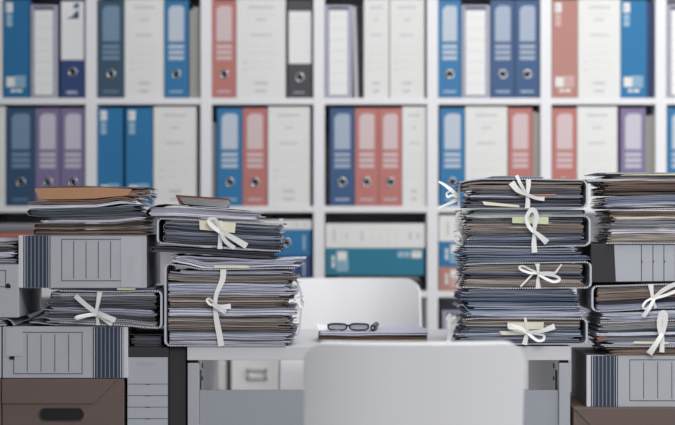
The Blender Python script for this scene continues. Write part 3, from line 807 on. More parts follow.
tie(A, [(223.5, 270), (222.5, 280), (217, 293), (215.5, 303), (216.5, 318), (219.5, 334), (221.5, 346)], [3.0, 2.9, 2.2, 2.0, 2.7, 3.0, 3.0], -0.006,
    [([(216, 305), (210.5, 304), (207.5, 300), (209.5, 298.3), (213, 301), (217, 306)], 1.1, 0.008),
     ([(214, 304), (221, 306.5), (231, 306)], [1.3, 2.2, 2.6], 0.006), ([(215, 305), (221, 309), (226, 312)], [1.4, 2.2, 2.5], 0.005),
     ([(213, 303), (218, 307)], 2.4, 0.004)])
corners(A, 288, 272, 344, 1, 60, 'wwwg', reach=(6, 15))
mb = MB(); tape(mb, [(290.5, 268), (294, 278), (298.5, 288), (301, 300), (300, 315), (299, 328), (297, 340)], [0.9, 0.9, 1.1, 1.3, 1.2, 1.1, 1.0], 0.06)
tape(mb, [(300, 300), (303, 304), (301, 309), (298.5, 305)], 0.8, 0.058); mb.build('side_ribbon', A)
loose('paper_pile', 'white paper sheaf lying on the lower tied bundle, pages overhanging right', 'paper stack',
  [(172, 303, 261.5, 268.2, 'w', {'prof': [(172, -7), (185, -4), (205, 0), (300, -1.8)], 'rag': (4, 12)}),
   (174, 304, 257.8, 261.3, 'w', {'prof': [(172, -1), (185, -2), (205, -0.5), (260, 1.6), (304, 0.5)], 'rag': (10, 14)})], depth=0.215)
mb = MB(); card(mb, [(214, 265.3), (249, 265.3), (249, 268), (214, 268)], -0.004, M_tag, 0.0008)
tag(mb.build('paper_slip', origin=(X(231), -0.004, Z(268))), 'cream paper slip hanging from the overhanging white sheaf', 'paper slip')
tl = [(145, -5), (165, -4), (275, 2.5)]
folder('document_folder', 'dark grey folder between the two tied bundles of the left desk pile', 150, 276, 249.6, 255.4, 'd', 1, True, pt=[(145, -2.6), (276, 3.5)], pb=[(145, -4), (276, 2.6)], inner_kind='d', r=3.5)
C = bundle('smaller tied bundle of dark blue papers with cream tag, left desk pile',
  (158, 284, 281, 220.2, 245.8, 4.2, [(158, -1.5), (285, 4)], [(158, -3), (200, 0), (282, 5)]),
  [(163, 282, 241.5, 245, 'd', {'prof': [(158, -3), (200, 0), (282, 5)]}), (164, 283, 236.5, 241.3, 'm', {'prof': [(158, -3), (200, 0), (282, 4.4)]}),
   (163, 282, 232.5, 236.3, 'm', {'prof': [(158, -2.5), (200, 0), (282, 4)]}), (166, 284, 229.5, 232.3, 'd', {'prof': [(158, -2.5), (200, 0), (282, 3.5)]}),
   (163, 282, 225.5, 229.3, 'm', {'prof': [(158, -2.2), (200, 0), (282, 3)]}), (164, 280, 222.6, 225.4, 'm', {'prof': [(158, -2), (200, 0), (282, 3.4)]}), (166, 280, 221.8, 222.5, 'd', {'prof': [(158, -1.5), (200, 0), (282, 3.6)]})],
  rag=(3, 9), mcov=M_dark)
corners(C, 279, 224, 250, 1, 18, 'wwg', reach=(2, 6))
for k, (yy, rr_) in enumerate(((227, 3.4), (238, 3.6))):
    mb = MB(); pts = [(X(176), Z(yy-rr_))]+[(X(167-rr_*math.sin(PI*i/8)), Z(yy-rr_*math.cos(PI*i/8))) for i in range(9)]+[(X(178), Z(yy+rr_))]
    strip_path(mb, pts, 0.0011, -0.003, 0.2, pmat('d', 0), pmat('g', 1)); mb.build('folder_spine', C, label='rounded dark folder spine')
mb = MB(); card(mb, [(199.5, 220.5), (236, 222.8), (235, 233), (200, 229.5)], -0.0065, M_tag); mb.build('paper_tag', C, label='cream paper tag')
tie(C, [(220, 221), (220.5, 232), (220, 249)], [2.0, 1.8, 2.4], -0.008,
    [([(221, 232), (213, 226), (209.5, 220.5), (214, 218.5), (218, 222), (221, 231)], [2.0, 2.2, 1.8, 1.5, 1.6, 1.6], 0.012),
     ([(221, 231), (232, 237), (247, 246)], [1.6, 2.6, 3.2], 0.008), ([(221, 232), (226, 241), (235, 248)], [1.5, 2.1, 2.0], 0.006)])
mb = MB(); tape(mb, [(280.5, 218.5), (280, 232), (279.5, 245), (278, 251)], [2.0, 1.6, 1.2, 1.0], 0.05); mb.build('side_ribbon', C)
t = thing('document_folder', 'dark-covered report with lilac pages topping the left desk pile', 'folder', (X(200), 0.11, Z(219.8)))
mb = MB(); strip_path(mb, [(X(a), Z(b)) for a, b in ((260, 222), (240, 220.9), (200, 218.9), (165, 217.3), (150, 217.0), (147, 216.5), (145.5, 214), (147, 210.5), (151, 207.5), (158, 205), (166, 204.2), (176, 204.8), (190, 206.5), (205, 207.8), (232, 209.3), (246, 210.6))], 0.0014, -0.003, 0.21, pmat('d', 0), mat('dark_red_edge', (84, 60, 64), 0.8)); mb.build('cover', t, label='dark cover')
mb = MB(); sheaf(mb, 149, 262, 207.8, 216.8, 'w', Y0=0.002, depth=0.2, prof=[(149, -0.6), (165, -0.7), (262, 4.2)], rag=(3, 9)); mb.build('paper_sheaf', t, label='lilac white pages')
t = thing('booklet', 'small red-edged booklet lying on top of the left desk pile', 'booklet', (X(202), 0.05, Z(208)))
mb = MB(); mb.add([(X(175.5), 0.0, Z(194.8)), (X(228), 0.0, Z(198.4)), (X(228), 0.12, Z(199.4)), (X(178), 0.12, Z(196.8)), (X(175.5), 0.0, Z(195.6)), (X(228), 0.0, Z(199.2)), (X(228), 0.12, Z(200.2)), (X(178), 0.12, Z(197.6))],
   [(0, 1, 2, 3), (4, 7, 6, 5), (0, 4, 5, 1), (1, 5, 6, 2), (2, 6, 7, 3), (3, 7, 4, 0)], M_booklet)
mb.prism([(X(175.5), Z(195.2)), (X(177.5), Z(195.4)), (X(182.5), Z(204.6)), (X(179.5), Z(204.6))][::-1], 0.0, 0.12, M_booklet); mb.build('cover', t, label='dark red cover')
mb = MB()
for i in range(6):
    q = i*1.35
    mb.add([(X(178+q*0.7), 0.004+0.001*i, Z(196+q)), (X(226+random.random()*3), 0.003, Z(199.6+q*1.0)), (X(226.5), 0.115, Z(199.8+q)), (X(180+q*.7), 0.115, Z(197.5+q)),
            (X(178.6+q*0.7), 0.004+0.001*i, Z(197.0+q)), (X(226+random.random()*3), 0.003, Z(200.7+q*1.0)), (X(226.5), 0.115, Z(200.9+q)), (X(180.4+q*.7), 0.115, Z(198.7+q))],
           [(0, 1, 2, 3), (4, 7, 6, 5), (0, 4, 5, 1), (1, 5, 6, 2), (2, 6, 7, 3), (3, 7, 4, 0)], pmat('p' if i in (0, 1) else 'g', 1 if i in (0, 1) else 2))
mb.build('pages', t)

# --- far left pile
folder('document_folder', 'flat brown folder directly on the left striped box', 33, 148, 228.8, 234.8, 'h', 1, True, inner_kind='h', r=2.6)
folder('document_folder', 'brown folder with white inner sheet, second from the bottom of the brown pile', 34, 146, 222.8, 228.4, 'h', 3, True, inner_kind='h', r=2.4, pb=[(34, 0), (110, 0), (140, -2)], pt=[(34, 1), (110, 1), (140, -2)])
loose('paper_pile', 'grey loose sheets above the two lowest brown folders', 'paper stack', [(40, 147, 219.6, 221.9, 'w', {'prof': [(40, 1), (110, 0), (140, -2)]}), (46, 148, 215.5, 219.5, 'd', {'prof': [(40, 1), (110, 0), (140, -1.5)]})], rag=(6, 8))
folder('document_folder', 'teal grey folder bulging left in the brown folder pile', 27, 140, 207.8, 215.2, 't', 0, True, inner_kind='t', pt=[(27, 2), (70, 0.5), (100, 0), (140, -2.5)], pb=[(27, 0), (40, 1), (100, 0), (140, -2)], r=3.0)
loose('paper_pile', 'lilac white sheets over the teal grey folder', 'paper stack', [(28, 143, 204.4, 207.0, 'w', {'prof': [(28, 1.2), (90, 0.5), (125, -3.5), (143, -3)]})], rag=(5, 9))
folder('document_folder', 'rose brown folder with bent right corner below the kraft folder', 27.5, 136, 199.8, 202.8, 'p', 0, True, pt=[(28, 2.6), (50, 1), (95, 0.5), (122, -2.6), (138, 0)], pb=[(28, 1.2), (50, 0.6), (95, 0.5), (122, -3.8), (138, 0)], inner_kind='p', r=1.2)
t = thing('document_folder', 'orange kraft folder with slanting left edge on top of the pile', 'folder', (X(90), 0.1, Z(200)))
mb = MB(); mb.prism([(X(a), Z(b)) for a, b in ((39, 199.6), (75, 199.3), (95, 198.6), (128, 195.4), (132, 189), (100, 187.6), (60, 187.6), (34.5, 188.8), (36, 193))], -0.002, 0.2, pmat('k', 0)); mb.build('cover', t, bevel=0.001)
mb = MB(); sheaf(mb, 96, 150, 189.5, 196.6, 'p', Y0=0.006, depth=0.19, rag=(14, 12), fan=1.6); mb.build('paper_sheaf', t, label='ragged rose brown and white sheets')
corners(t, 143, 188, 199, 1, 22, 'wwp', reach=(4, 10))
mb = MB(); sheaf(mb, 118, 152, 190, 195, 'w', Y0=0.03, depth=0.15, rag=(10, 12), fan=2); mb.build('paper_sheaf', t, label='white crumpled sheets')
loose('paper_sheet', 'pale sheets lying on top of the orange kraft folder', 'paper', [(37, 150, 185.9, 187.3, 'g', {'prof': [(37, 1.2), (60, 0), (150, 1)]})], rag=(10, 10), th=0.0012)
# tied bundle with big bow
B = bundle('tied bundle of grey papers closed on the right, long bow, between two striped boxes',
  (161.5, 60, 60, 291.6, 328, 4.5, [(60, -0.8), (120, 0), (150, -0.8), (162, 0)], [(60, -5.5), (110, -3.4), (162, 0)]),
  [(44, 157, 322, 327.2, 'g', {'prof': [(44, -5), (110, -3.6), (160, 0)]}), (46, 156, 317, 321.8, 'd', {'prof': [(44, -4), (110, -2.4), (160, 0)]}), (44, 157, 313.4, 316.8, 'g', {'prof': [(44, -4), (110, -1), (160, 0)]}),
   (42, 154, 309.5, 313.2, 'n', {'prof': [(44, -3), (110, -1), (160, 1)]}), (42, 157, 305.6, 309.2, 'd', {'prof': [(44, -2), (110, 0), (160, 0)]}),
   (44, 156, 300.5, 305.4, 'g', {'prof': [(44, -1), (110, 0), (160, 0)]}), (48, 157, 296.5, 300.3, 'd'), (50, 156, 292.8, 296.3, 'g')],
  rag=(14, 3), mcov=M_cov)
tie(B, [(100, 292.5), (98.5, 302), (97, 311), (98, 320), (98.5, 325)], [2.6, 2.0, 1.5, 1.6, 1.8], -0.007,
    [([(76, 295.5), (86, 304), (98, 313), (113, 323)], [2.5, 2.4, 2.4, 3.6], 0.006),
     ([(98, 313.5), (90, 314.5), (80, 316.2), (77, 317.5), (80, 318), (90, 315.5), (99, 315)], [1.2, 1.8, 1.6, 1.4, 1.2, 1.0, 1.0], 0.01),
     ([(97, 311.5), (105, 315), (116, 320)], [2.0, 2.4, 2.6], 0.008)])
loose('paper_pile', 'dark blue papers under the upper left striped box', 'paper stack', [(46, 155, 288.4, 289.8, 'n')], rag=(8, 3), th=0.0013)
mb = MB(); card(mb, [(117, 288), (136, 288.3), (135, 289.9), (118, 290)], -0.0045, M_tagg)
tag(mb.build('paper_slip', origin=(X(126), -0.004, Z(290))), 'pale green slip peeking out under the upper left striped box', 'paper slip')
def outline_slab(name, label, cat, pts, Y0, Y1, m, t=0.0012, edge=None):
    mb = MB(); strip_path(mb, [(X(a), Z(b)) for a, b in pts], t, Y0, Y1, m, edge or m)
    return tag(mb.build(name, origin=(X(pts[0][0]), Y0, Z(pts[0][1]))), label, cat)
loose('paper_pile', 'thin sheets between the bow-tied bundle and the lower left striped box', 'paper stack',
      [(29, 125, 325.4, 326.1, 'g', {'prof': [(29, -3.4), (60, -1), (110, 0), (127, -.2)]})], rag=(8, 8), depth=0.16)
outline_slab('cardboard_sheet', 'bent grey cardboard sheet beside the far left box', 'cardboard sheet', [(5, 325), (12, 324.5), (20, 322), (33, 315), (41, 308), (43, 302), (44, 294)], 0.10, 0.28, M_cov, 0.002)
t = loose('paper_pile', 'white papers pressed under the far left archive box', 'paper stack', [(-90, 6, 319.6, 325.8, 'w', {'rag': (3, 6)})], depth=0.25)
outline_slab('report_cover', 'curled report cover under the far left box', 'cover', [(-60, 318.2), (0, 318.0), (8, 319), (12, 321.5), (14, 325.5)], -0.004, 0.2, M_cov, 0.0013)
loose('paper_pile', 'loose curled papers on the far left archive box', 'paper stack',
      [(-90, 17, 258.5, 264.0, 'g', {'rag': (3, 5)}), (-90, 17, 252.5, 258, 'w', {'prof': [(0, 0), (18, -1)], 'rag': (3, 8)}), (-90, 17, 247.5, 252, 'd', {'prof': [(-10, 0), (19, -1.5)], 'rag': (3, 8)}), (-90, 16, 243.5, 247, 'b', {'prof': [(-10, -1), (19, -1)], 'rag': (3, 8)}), (-80, 6, 239.5, 242.8, 'w', {'prof': [(-10, -1), (10, 1)], 'rag': (3, 8)})], depth=0.24)
# boxes beyond the frame edge that carry the far left box
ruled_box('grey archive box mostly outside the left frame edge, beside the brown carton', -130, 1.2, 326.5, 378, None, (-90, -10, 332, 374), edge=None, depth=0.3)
carton('brown carton mostly outside the left frame edge', -130, 1, 378.4, 0.42, 0.001, 0.33, None, None)
folder('document_folder', 'dark flat folder on the upright file box, in shadow below the bow-tied bundle', 164, 128.5, 334.6, 347.2, 'd', 2, True, inner_kind='d', Y0=0.02, r=4)

# --- tall pile, right of the desk
rl = (9, 3)
D_ = bundle('tied bundle with cream tags at the bottom of the tall pile',
  (586.5, 466, 460, 318.2, 343.9, 5, [(460, 1.5), (480, 0), (586, 0.5)], [(460, -1), (520, 0)]),
  [(459, 582, 340, 343, 'm'), (460, 580, 336.6, 339.8, 'm', {'rag': (12, 12)}), (458, 583, 333, 336.4, 'n'), (461, 582, 330.6, 332.8, 't'),
   (462, 580, 326.4, 330.4, 'm'), (463, 581, 322.8, 326.2, 'b'), (462, 582, 319.4, 322.6, 'b')], rag=rl)
corners(D_, 464, 320, 343, -1, 14, 'wgn')
mb = MB(); card(mb, [(507, 322.2), (543.5, 321.9), (543.2, 328.8), (508.6, 330)], -0.0065, M_tag)
card(mb, [(499, 331), (528, 330.4), (528, 334.4), (501.5, 334.8)], -0.006, M_tag); mb.build('paper_tag', D_, label='two cream paper tags')
tie(D_, [(524.8, 318), (525.8, 325), (527, 332), (525.5, 338), (524, 344.5)], [1.4, 1.3, 1.3, 2.2, 2.6], -0.009,
    [([(527, 333), (519, 327.5), (508, 326), (516, 329.5), (527, 332.5)], [1.3, 2.0, 2.6, 1.4, 1.2], 0.008), ([(527, 332), (540, 330.5), (554, 326)], [1.6, 1.9, 3.0], 0.006),
     ([(527, 332), (536, 333.5), (542.5, 335), (542, 339), (537, 340), (532, 337), (527, 332.5)], [1.0, 0.9, 1.2, 1.2, 1.3, 1.5, 1.3], 0.012)])
mb = MB(); tape(mb, [(462, 318), (455, 326), (452, 336), (450, 344)], [1.5, 2.5, 2.5, 2.0], 0.06); tape(mb, [(455, 322), (450, 320), (452, 315)], [1.6, 2, 1.6], 0.058); mb.build('side_ribbon', D_)
PT = thing('paper_pile', 'thick stack of pale blue sheets between the two lower bundles of the tall pile', 'paper stack', (X(520), 0.1, Z(317.2)))
add_sheaves(PT, [(466, 585, 310.6, 317.2, 'w', {'rag': (6, 4)}), (460, 583, 309.2, 310.5, 'u', {}), (468, 581, 302.6, 309, 'n', {}), (464, 583, 300.6, 302.4, 'u', {'rag': (6, 8)}),
    (459, 580, 294.6, 300.4, 'm', {}), (462, 578, 289.6, 294.4, 'n', {'rag': (12, 12)})], rag=(9, 6), depth=0.21)
mb = MB(); strip_path(mb, [(X(a), Z(b)) for a, b in [(457.5, 307.5), (459, 305.2), (463, 304.6), (467, 309), (471.5, 314.8), (500, 316.4)]], 0.0016, -0.006, 0.16, pmat('t', 2), pmat('t', 2)); mb.build('folder_corner', PT, label='bent pale blue folder corner')
C_ = bundle('tied bundle of brown papers with flat wide bow in the tall pile',
  (590.5, 466, 462, 263.3, 288.2, 5, [(462, 1), (490, 0), (590, -1.2)], [(462, -1), (500, 0), (590, -0.5)]),
  [(463, 585, 283.6, 287.4, 'b'), (464, 583, 277.6, 283.4, 'b'), (464, 584, 275.6, 277.4, 'd'), (461, 582, 271, 275.4, 'm'), (463, 583, 264.6, 270.8, 'b')], rag=rl)
corners(C_, 466, 265, 286, -1, 20, 'wwgb')
tie(C_, [(537, 264), (537.5, 268), (538, 275), (537.5, 282), (538, 288.5)], [2.4, 1.4, 1.0, 1.8, 2.6], -0.007,
    [([(537, 273), (529, 272.5), (520.5, 269.5), (518.5, 266.5), (523, 266.2), (530, 269.5), (537, 272.5)], [1.0, 1.3, 1.2, 1.0, 1.0, 1.0, 1.0], 0.012),
     ([(532, 274), (526, 280), (520, 286.5)], [0.8, 0.8, 0.9], 0.004),
     ([(537, 273), (548, 273), (554, 272.5), (558, 268), (561, 264)], [1.5, 1.9, 1.3, 0.8, 0.7], 0.004),
     ([(537, 274), (548, 274.5), (556, 276.5), (558, 279.5), (553, 281.5), (546, 279), (538, 274.5)], [1.2, 1.4, 1.3, 1.3, 1.2, 1.4, 1.3], 0.012)])
mb = MB(); tape(mb, [(464, 262), (466, 272), (463, 280), (458, 288)], [1.2, 1.4, 1.5, 1.2], 0.05); mb.build('side_ribbon', C_)
loose('paper_pile', 'pale slate blue sheets below the pale green tagged bundle', 'paper stack',
   [(460, 588, 257, 261.8, 'n', {'prof': [(460, 0.5), (500, 0), (588, -1)]}), (459, 582, 252.4, 256.8, 'n', {'rag': (9, 10)}), (463, 580, 248, 252.2, 'm', {'rag': (12, 10)})], rag=(10, 4))
B_ = bundle('tied bundle with pale green tag and looped ribbon in the tall desk pile',
  (589.5, 466, 464, 215.6, 246.2, 6, [(466, 1), (490, 0), (589, 0.5)], [(464, 0), (530, 0.5), (575, -0.5)]),
  [(464, 586, 240, 245.2, 'm'), (466, 584, 236, 239.8, 'n'), (468, 585, 231.5, 235.8, 'd'), (466, 584, 227.6, 231.3, 'h'), (466, 585, 224.6, 227.4, 'b'),
   (468, 583, 223.2, 224.4, 'h'), (466, 584, 217, 223, 'd')], rag=rl)
corners(B_, 468, 217, 245, -1, 22, 'wwgp')
mb = MB(); card(mb, [(512, 217.0), (548.2, 217.0), (548, 224.2), (512, 223)], -0.0065, M_tagg); mb.build('paper_tag', B_, label='pale green paper tag')
tie(B_, [(533, 216), (533.5, 224), (534, 233), (533.5, 243), (534.2, 252.5)], [1.4, 1.4, 1.6, 2.4, 2.8], -0.009,
    [([(533, 232), (528, 226), (525.5, 219), (527.5, 213), (531, 209.8), (534, 212), (535.5, 218), (534, 226), (533.5, 232)], [1.6, 1.9, 1.9, 2.0, 2.4, 2.2, 2.2, 2.0, 1.6], 0.012),
     ([(533, 231), (539, 236), (546.5, 242.5)], [1.4, 2.2, 3.2], 0.008)])
mb = MB(); tape(mb, [(462, 211), (458.5, 217), (461, 226), (466, 236), (463, 244), (456, 241)], [1.2, 1.8, 2.6, 3.0, 1.8, 0.8], 0.05)
tape(mb, [(463, 222), (458, 224), (459, 229), (464, 232)], [1.4, 1.8, 1.8, 1.4], 0.048); mb.build('side_ribbon', B_)
folder('document_folder', 'teal grey folder under the top bundle of the tall pile', 585, 470, 209.8, 214.4, 't', 2, True, inner_kind='t', r=2.0)
A_ = bundle('topmost tied bundle of the tall pile with dark papers and crossing ribbon ends',
  (586.8, 459, 462, 180.2, 208.4, 6, [(458, 2.5), (470, 0.2), (482, -1.2), (510, -1.2), (587, 0)], [(462, 2), (480, 0), (587, -0.5)]),
  [(464, 584, 204.2, 207.6, 'm'), (466, 583, 202, 204, 'd'), (470, 582, 197.6, 201.8, 'd'), (466, 583, 195.4, 197.4, 'w'), (473, 582, 189.4, 195.2, 'd'),
   (462, 582, 185, 189.2, 'b'), (460, 584, 181.4, 184.8, 'b', {'prof': [(458, 2), (470, 0), (482, -0.8), (510, -0.8)]})], rag=rl)
corners(A_, 468, 183, 207, -1, 14, 'wgg')
mb = MB(); card(mb, [(482, 201.4), (519, 205.2), (519, 207.4), (484, 205)], -0.006, M_tag); card(mb, [(519, 194.6), (556, 194.0), (556, 195.2), (519, 195.8)], -0.005, mat('orange_slip', (190, 130, 100), 0.8)); mb.build('paper_tag', A_, label='cream and orange slips')
tie(A_, [(528, 180), (528, 187), (527, 195), (527.5, 202), (527, 208.5)], [2.6, 2.0, 1.4, 2.2, 2.5], -0.008,
    [([(511, 182.5), (517, 190), (526, 194.5), (535, 198), (544, 199)], [3.2, 2.6, 1.5, 1.6, 2.2], 0.006), ([(516, 175.5), (519, 183), (523, 190), (527, 195)], [1.6, 1.6, 1.4, 1.4], 0.01)])
mb = MB(); tape(mb, [(461, 183), (460.5, 196), (460.5, 207)], [0.9, 1.3, 1.2], 0.05)
tape(mb, [(460, 196), (453, 190), (446, 184.5), (440, 181)], [1.6, 2.0, 1.5, 0.8], 0.047)
tape(mb, [(460, 197), (454, 195), (449, 196.5), (448, 193), (451, 191)], [1.6, 1.4, 1.2, 1.0, 1.0], 0.045)
tape(mb, [(460, 197), (455, 201), (446, 205), (439.5, 208)], [1.8, 1.8, 1.0, 0.6], 0.048); mb.build('side_bow', A_, label='bow hanging at the left side')
loose('paper_sheet', 'dark blue sheets on top of the tall pile', 'paper', [(492, 546, 176.9, 178.6, 'n', {'rag': (6, 5), 'prof': [(492, -0.8), (546, 0)]})], th=0.0012)

# --- rightmost pile
tR = [(590, 1.5), (675, -1.5), (715, -2.5)]
folder('document_folder', 'flat brown folder on the striped box right of the desk', 718, 606, 347.4, 354.6, 'h', 1, True, inner_kind='h', pt=[(600, 1.5), (640, 0)], r=3)
R2 = bundle('tied grey bundle with upright ribbon loop over the flat brown folder',
  (718, 600, 604, 321.2, 346.2, 5, [(600, 1.5), (675, -1), (715, -2)], None),
  [(600, 714, 342.4, 345.6, 'w', {'rag': (20, 2)}), (598, 714, 335.8, 342.2, 'g'), (596, 714, 331.2, 335.6, 'w', {'prof': [(600, 1), (675, -.5)]}), (594, 714, 326.6, 331, 't', {'prof': [(600, 1.2), (675, -1)]}), (597, 714, 322.4, 326.4, 'b', {'prof': [(600, 1.3), (675, -1)]})], rag=(14, 2))
mb = MB(); card(mb, [(633.5, 341), (668, 341.6), (668, 343.8), (632.5, 343.4)], -0.0065, M_tag); mb.build('paper_tag', R2, label='cream paper tag')
tie(R2, [(661, 331), (661.5, 340), (661, 352)], [1.6, 2.0, 2.4], -0.010,
    [([(660, 335), (658, 325), (659, 315), (661.5, 312.8), (663.5, 316), (663, 326), (661, 335)], [2.0, 2.6, 2.8, 3.2, 2.6, 2.2, 1.8], 0.010), ([(661, 333), (655, 342), (648, 353.5)], [1.8, 2.3, 3.2], 0.008)])
mb = MB()
for i in range(6):
    a = random.uniform(592, 600); b = a+random.uniform(14, 22); yy = 331+i*3.1
    card(mb, [(a, yy+1.4), (b, yy-2.2), (b+3, yy), (a+2, yy+3.2)], 0.01+0.005*i, pmat('d', i % 4), 0.05)
card(mb, [(596.5, 337.5), (606.5, 335.2), (608.5, 339), (599, 342)], 0.004, mat('brick_slip', (140, 84, 76), 0.8)); mb.build('page_corners', R2, label='dark crumpled page corners with one red slip')
loose('paper_pile', 'lilac sheets between the two tied bundles of the rightmost pile', 'paper stack', [(600, 716, 311.8, 320.4, 'w', {'prof': [(600, 1), (675, -1.5), (715, -2.5)], 'rag': (10, 3)})])
R1 = bundle('tied brown bundle with white bow below the dark boxed file, rightmost pile',
  (592.2, 716, 716, 285.6, 310.2, 5.5, [(592, 0.6), (675, -1.4), (716, -1.8)], [(592, 1.0), (675, -2.5), (716, -3.4)]),
  [(596, 716, 304.2, 309.2, 'n', {'prof': [(592, 1), (675, -2.5), (716, -3.4)]}), (596, 716, 299, 304, 'd', {'prof': [(592, 1), (675, -2.5), (716, -3.4)]}),
   (596, 716, 293, 298.8, 'h', {'prof': [(592, 1), (675, -2), (716, -3)]}), (597, 716, 286.8, 292.8, 'b', {'prof': [(592, 1), (675, -2), (716, -2.6)]})], rag=(3, 3), mcov=M_cov)
tie(R1, [(650, 284.5), (651, 291), (652, 298), (653.5, 304), (655.5, 308)], [2.8, 1.8, 1.4, 1.4, 1.2], -0.008,
    [([(652, 298), (662, 290), (671, 285), (680, 282.5), (684, 286), (676, 290), (664, 295), (652, 298.5)], [1.3, 2.2, 2.2, 2.0, 2.0, 1.7, 1.4, 1.3], 0.010),
     ([(651, 298), (645, 301), (641.5, 305.5), (644, 308.5), (650, 303), (653, 298)], [1.0, 1.0, 1.1, 1.1, 1.0, 1.0], 0.008), ([(653, 299), (648, 307), (642, 316.5)], [1.3, 1.9, 2.0], 0.006)])
def dark_box():
    Y0 = 0.002; x0, x1, z0, z1 = X(591), X(717), Z(282.4), Z(244)
    r = thing('archive_box', 'dark archive box lying flat with white ruled spine label, rightmost pile', 'archive box', ((x0+x1)/2, Y0, z0))
    MB().box(x0, x1, Y0, Y0+0.27, z0, z1, M_dark).build('body', r, bevel=0.002)
    l = MB(); l.prism([(X(a), Z(b)) for a, b in ((616, 281.5), (716, 280.5), (716, 244.6), (614.2, 244.6))], Y0-0.001, Y0+0.001, M_label)
    for px, nt in ((641.5, 1), (653, 1), (664, 1), (675.5, 1), (687, 1), (698, 1)):
        l.box(X(px)-0.0009, X(px)+0.0009, Y0-0.0016, Y0, Z(281), Z(244.8), M_line); l.box(X(px), X(px)+0.0028, Y0-0.0016, Y0, Z(262.6), Z(260.6), M_line)
    l.build('spine_label', r, label='grey white ruled spine label')
dark_box()
OF = bundle('thick open folder of grey and brown papers lying on the dark boxed file', (720, 610, 606, 209.6, 243.2, 4, [(600, 1), (675, -1)], None),
   [(607, 712, 233.6, 242.2, 'b', {}), (609, 712, 229.2, 233.4, 'w', {}), (611, 712, 219, 229, 'g', {}), (613, 712, 216.6, 218.8, 'c', {'rag': (4, 2)}), (608, 712, 210.8, 216.4, 'h', {})], rag=(5, 2), name='document_folder')
corners(OF, 610, 212, 241, -1, 34, 'hgbw', reach=(5, 14), dmax=0.05)
loose('paper_pile', 'slate blue paper stack under the top brown folders, rightmost pile', 'paper stack',
   [(606, 716, 206.6, 208.6, 'd', {}), (605, 716, 195.6, 206.4, 'n', {'prof': [(600, 1), (675, -1)]})], rag=(4, 2))
FS = thing('folder_stack', 'dark brown folders near the top of the rightmost pile', 'folder', (X(660), 0.1, Z(194.6)))
add_sheaves(FS, [(604, 716, 181.4, 194.6, 'h', {'prof': [(600, 0), (675, 0)]})], rag=(5, 2), depth=0.21)
corners(FS, 604, 183, 193, -1, 16, 'hbhw', reach=(4, 11), dmax=0.05)
loose('paper_sheet', 'wide white sheet jutting left near the top of the rightmost pile', 'paper', [(585, 714, 178.9, 181.0, 'w', {'rag': (3, 2), 'prof': [(585, 0.6), (640, -0.4)]})], th=0.0013, depth=0.25)
loose('paper_pile', 'cream sheets on the very top of the rightmost pile', 'paper stack', [(611, 716, 175.6, 178.2, 'h', {'rag': (10, 2)}), (620, 716, 174.0, 175.4, 'c', {'rag': (4, 2)}), (598, 716, 172.4, 173.8, 'g', {'rag': (14, 2)})], th=0.0014)

# --- small stack, eyeglasses and pen in the middle of the desk
YM = 0.10; sM = S(YM)
def low_stack():
    mb = MB(); zt = DZ
    base = HOR+(CAM_Z-DZ)*sM
    sheaf(mb, 318, 428, base-7.6, base-0.1, 'h', Y0=YM, depth=0.2, rag=(2, 3), th=0.0022)
    sheaf(mb, 319, 429, base-10.6, base-7.7, 'w', Y0=YM+0.002, depth=0.2, rag=(3, 4), th=0.0012)
    tag(mb.build('paper_pile', origin=(X(373, YM), YM+0.1, DZ)), 'low stack of brown folders and white sheets in the middle of the desk', 'paper stack')
    return base
base = low_stack()
mb = MB(); zt = Z(base-10.6, YM)
mb.add([(X(318, YM), YM+0.06, zt+0.001), (X(315.5, YM), YM+0.11, zt+0.016), (X(332, YM), YM+0.14, zt+0.006), (X(340, YM), YM+0.03, zt+0.0012)], [(0, 3, 2, 1)], pmat('w', 2))
tag(mb.build('paper_sheet', origin=(X(320, YM), YM+0.06, zt), solid=0.0006), 'white sheet with curled left corner on the low stack', 'paper')
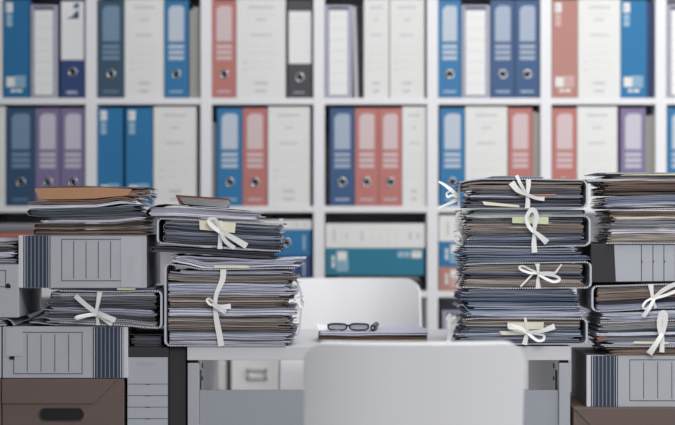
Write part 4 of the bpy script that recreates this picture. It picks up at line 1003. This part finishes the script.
# folded eyeglasses
YG = YM+0.045; sg = S(YG); zt += 0.0012
gx0, gx1 = X(327.5, YG), X(369, YG); gh = 0.020
G = thing('eyeglasses', 'folded dark-rimmed eyeglasses lying on the low paper stack', 'eyeglasses', ((gx0+gx1)/2, YG, zt))
cxm = (gx0+gx1)/2; lw = (gx1-gx0)/2
M_rim = mat('rim_dark', (40, 42, 50), 0.3, var=0)
M_lens = mat('lens', (190, 196, 206), 0.05, var=0)
nt = M_lens.node_tree; M_lens.node_tree.nodes['Principled BSDF'].inputs['Transmission Weight'].default_value = 0.35
for sgn in (-1, 1):
    cx = cxm+sgn*lw*0.52; pts = []
    for k in range(20):
        t = 2*PI*k/20; pts.append((cx+lw*0.45*math.copysign(abs(math.cos(t))**0.6, math.cos(t)), YG+0.003*abs(math.cos(t)), zt+gh/2+(gh/2-0.002)*math.copysign(abs(math.sin(t))**0.7, math.sin(t))))
    rim = MB().tube(pts+[pts[0]], 0.0024, M_rim, 8, cap=False).build('rim', G, smooth=True)
    MB().add([(p[0], p[1], p[2]) for p in pts], [tuple(range(20))], M_lens).build('lens', rim, solid=0.001, label='clear lens')
    hx = cxm+sgn*lw*0.98
    te = MB().tube([(hx, YG, zt+gh-0.005), (hx-sgn*0.003, YG+0.012+0.004*sgn, zt+gh-0.005), (cxm, YG+0.02+0.005*sgn, zt+gh-0.008), (hx-sgn*lw*1.7, YG+0.024+0.005*sgn, zt+0.007), (hx-sgn*lw*1.88, YG+0.025+0.005*sgn, zt+0.002)], [0.002, 0.0025, 0.0022, 0.003, 0.0025], M_rim, 8).build('temple', G, smooth=True)
MB().tube([(cxm-lw*0.1, YG, zt+gh*0.62), (cxm, YG-0.001, zt+gh*0.75), (cxm+lw*0.1, YG, zt+gh*0.62)], 0.0014, M_rim, 8).build('bridge', G, smooth=True)
# pen pointing towards the viewer
px_, py_ = X(372, YG), YG-0.012
PN = thing('ballpoint_pen', 'dark pen lying end-on beside the eyeglasses', 'pen', (px_, py_, zt))
d = Vector((0.012, 0.13, 0)); p0 = Vector((px_+0.002, py_, zt+0.0085))
MB().tube([p0, p0+d*0.06, p0+d*0.6, p0+d], [0.0065, 0.008, 0.008, 0.007], M_blackp, 16).build('barrel', PN, smooth=False)
MB().tube([p0-d*0.03, p0], [0.003, 0.004], M_steel, 12).build('push_button', PN, label='steel push button')
MB().tube([p0+Vector((0, 0.004, 0.0086)), p0+d*0.35+Vector((0, 0, 0.0094))], 0.0012, M_steel, 8).build('clip', PN, label='steel clip')

# ------------------------------------------------------------ groups of repeats
GR = {'lever_arch_file': 'lever arch files in the bookcase', 'ruled_spine_file': 'ruled-label files in the bookcase', 'document_bundle': 'tied document bundles in the piles',
      'cardboard_carton': 'brown cartons under the side piles', 'paper_pile': 'loose paper stacks in the piles', 'paper_sheet': 'loose sheets on the piles', 'paper_slip': 'small paper slips in the piles',
      'office_chair': 'white chairs at the desk', 'archive_file': 'upright dark file boxes', 'low_cabinet': 'low cabinets under the side piles'}
for o in list(bpy.data.objects):
    if o.parent or not o.get('category') or o.get('group'): continue
    base_name = o.name.split('.')[0]
    if base_name in GR: o['group'] = GR[base_name]
    elif base_name == 'archive_box': o['group'] = 'archive boxes in the bookcase' if o.location.y > 1 else 'grey archive boxes in the side piles'
    elif base_name == 'document_folder': o['group'] = 'folders in the bookcase' if o.location.y > 1 else 'card folders in the piles'
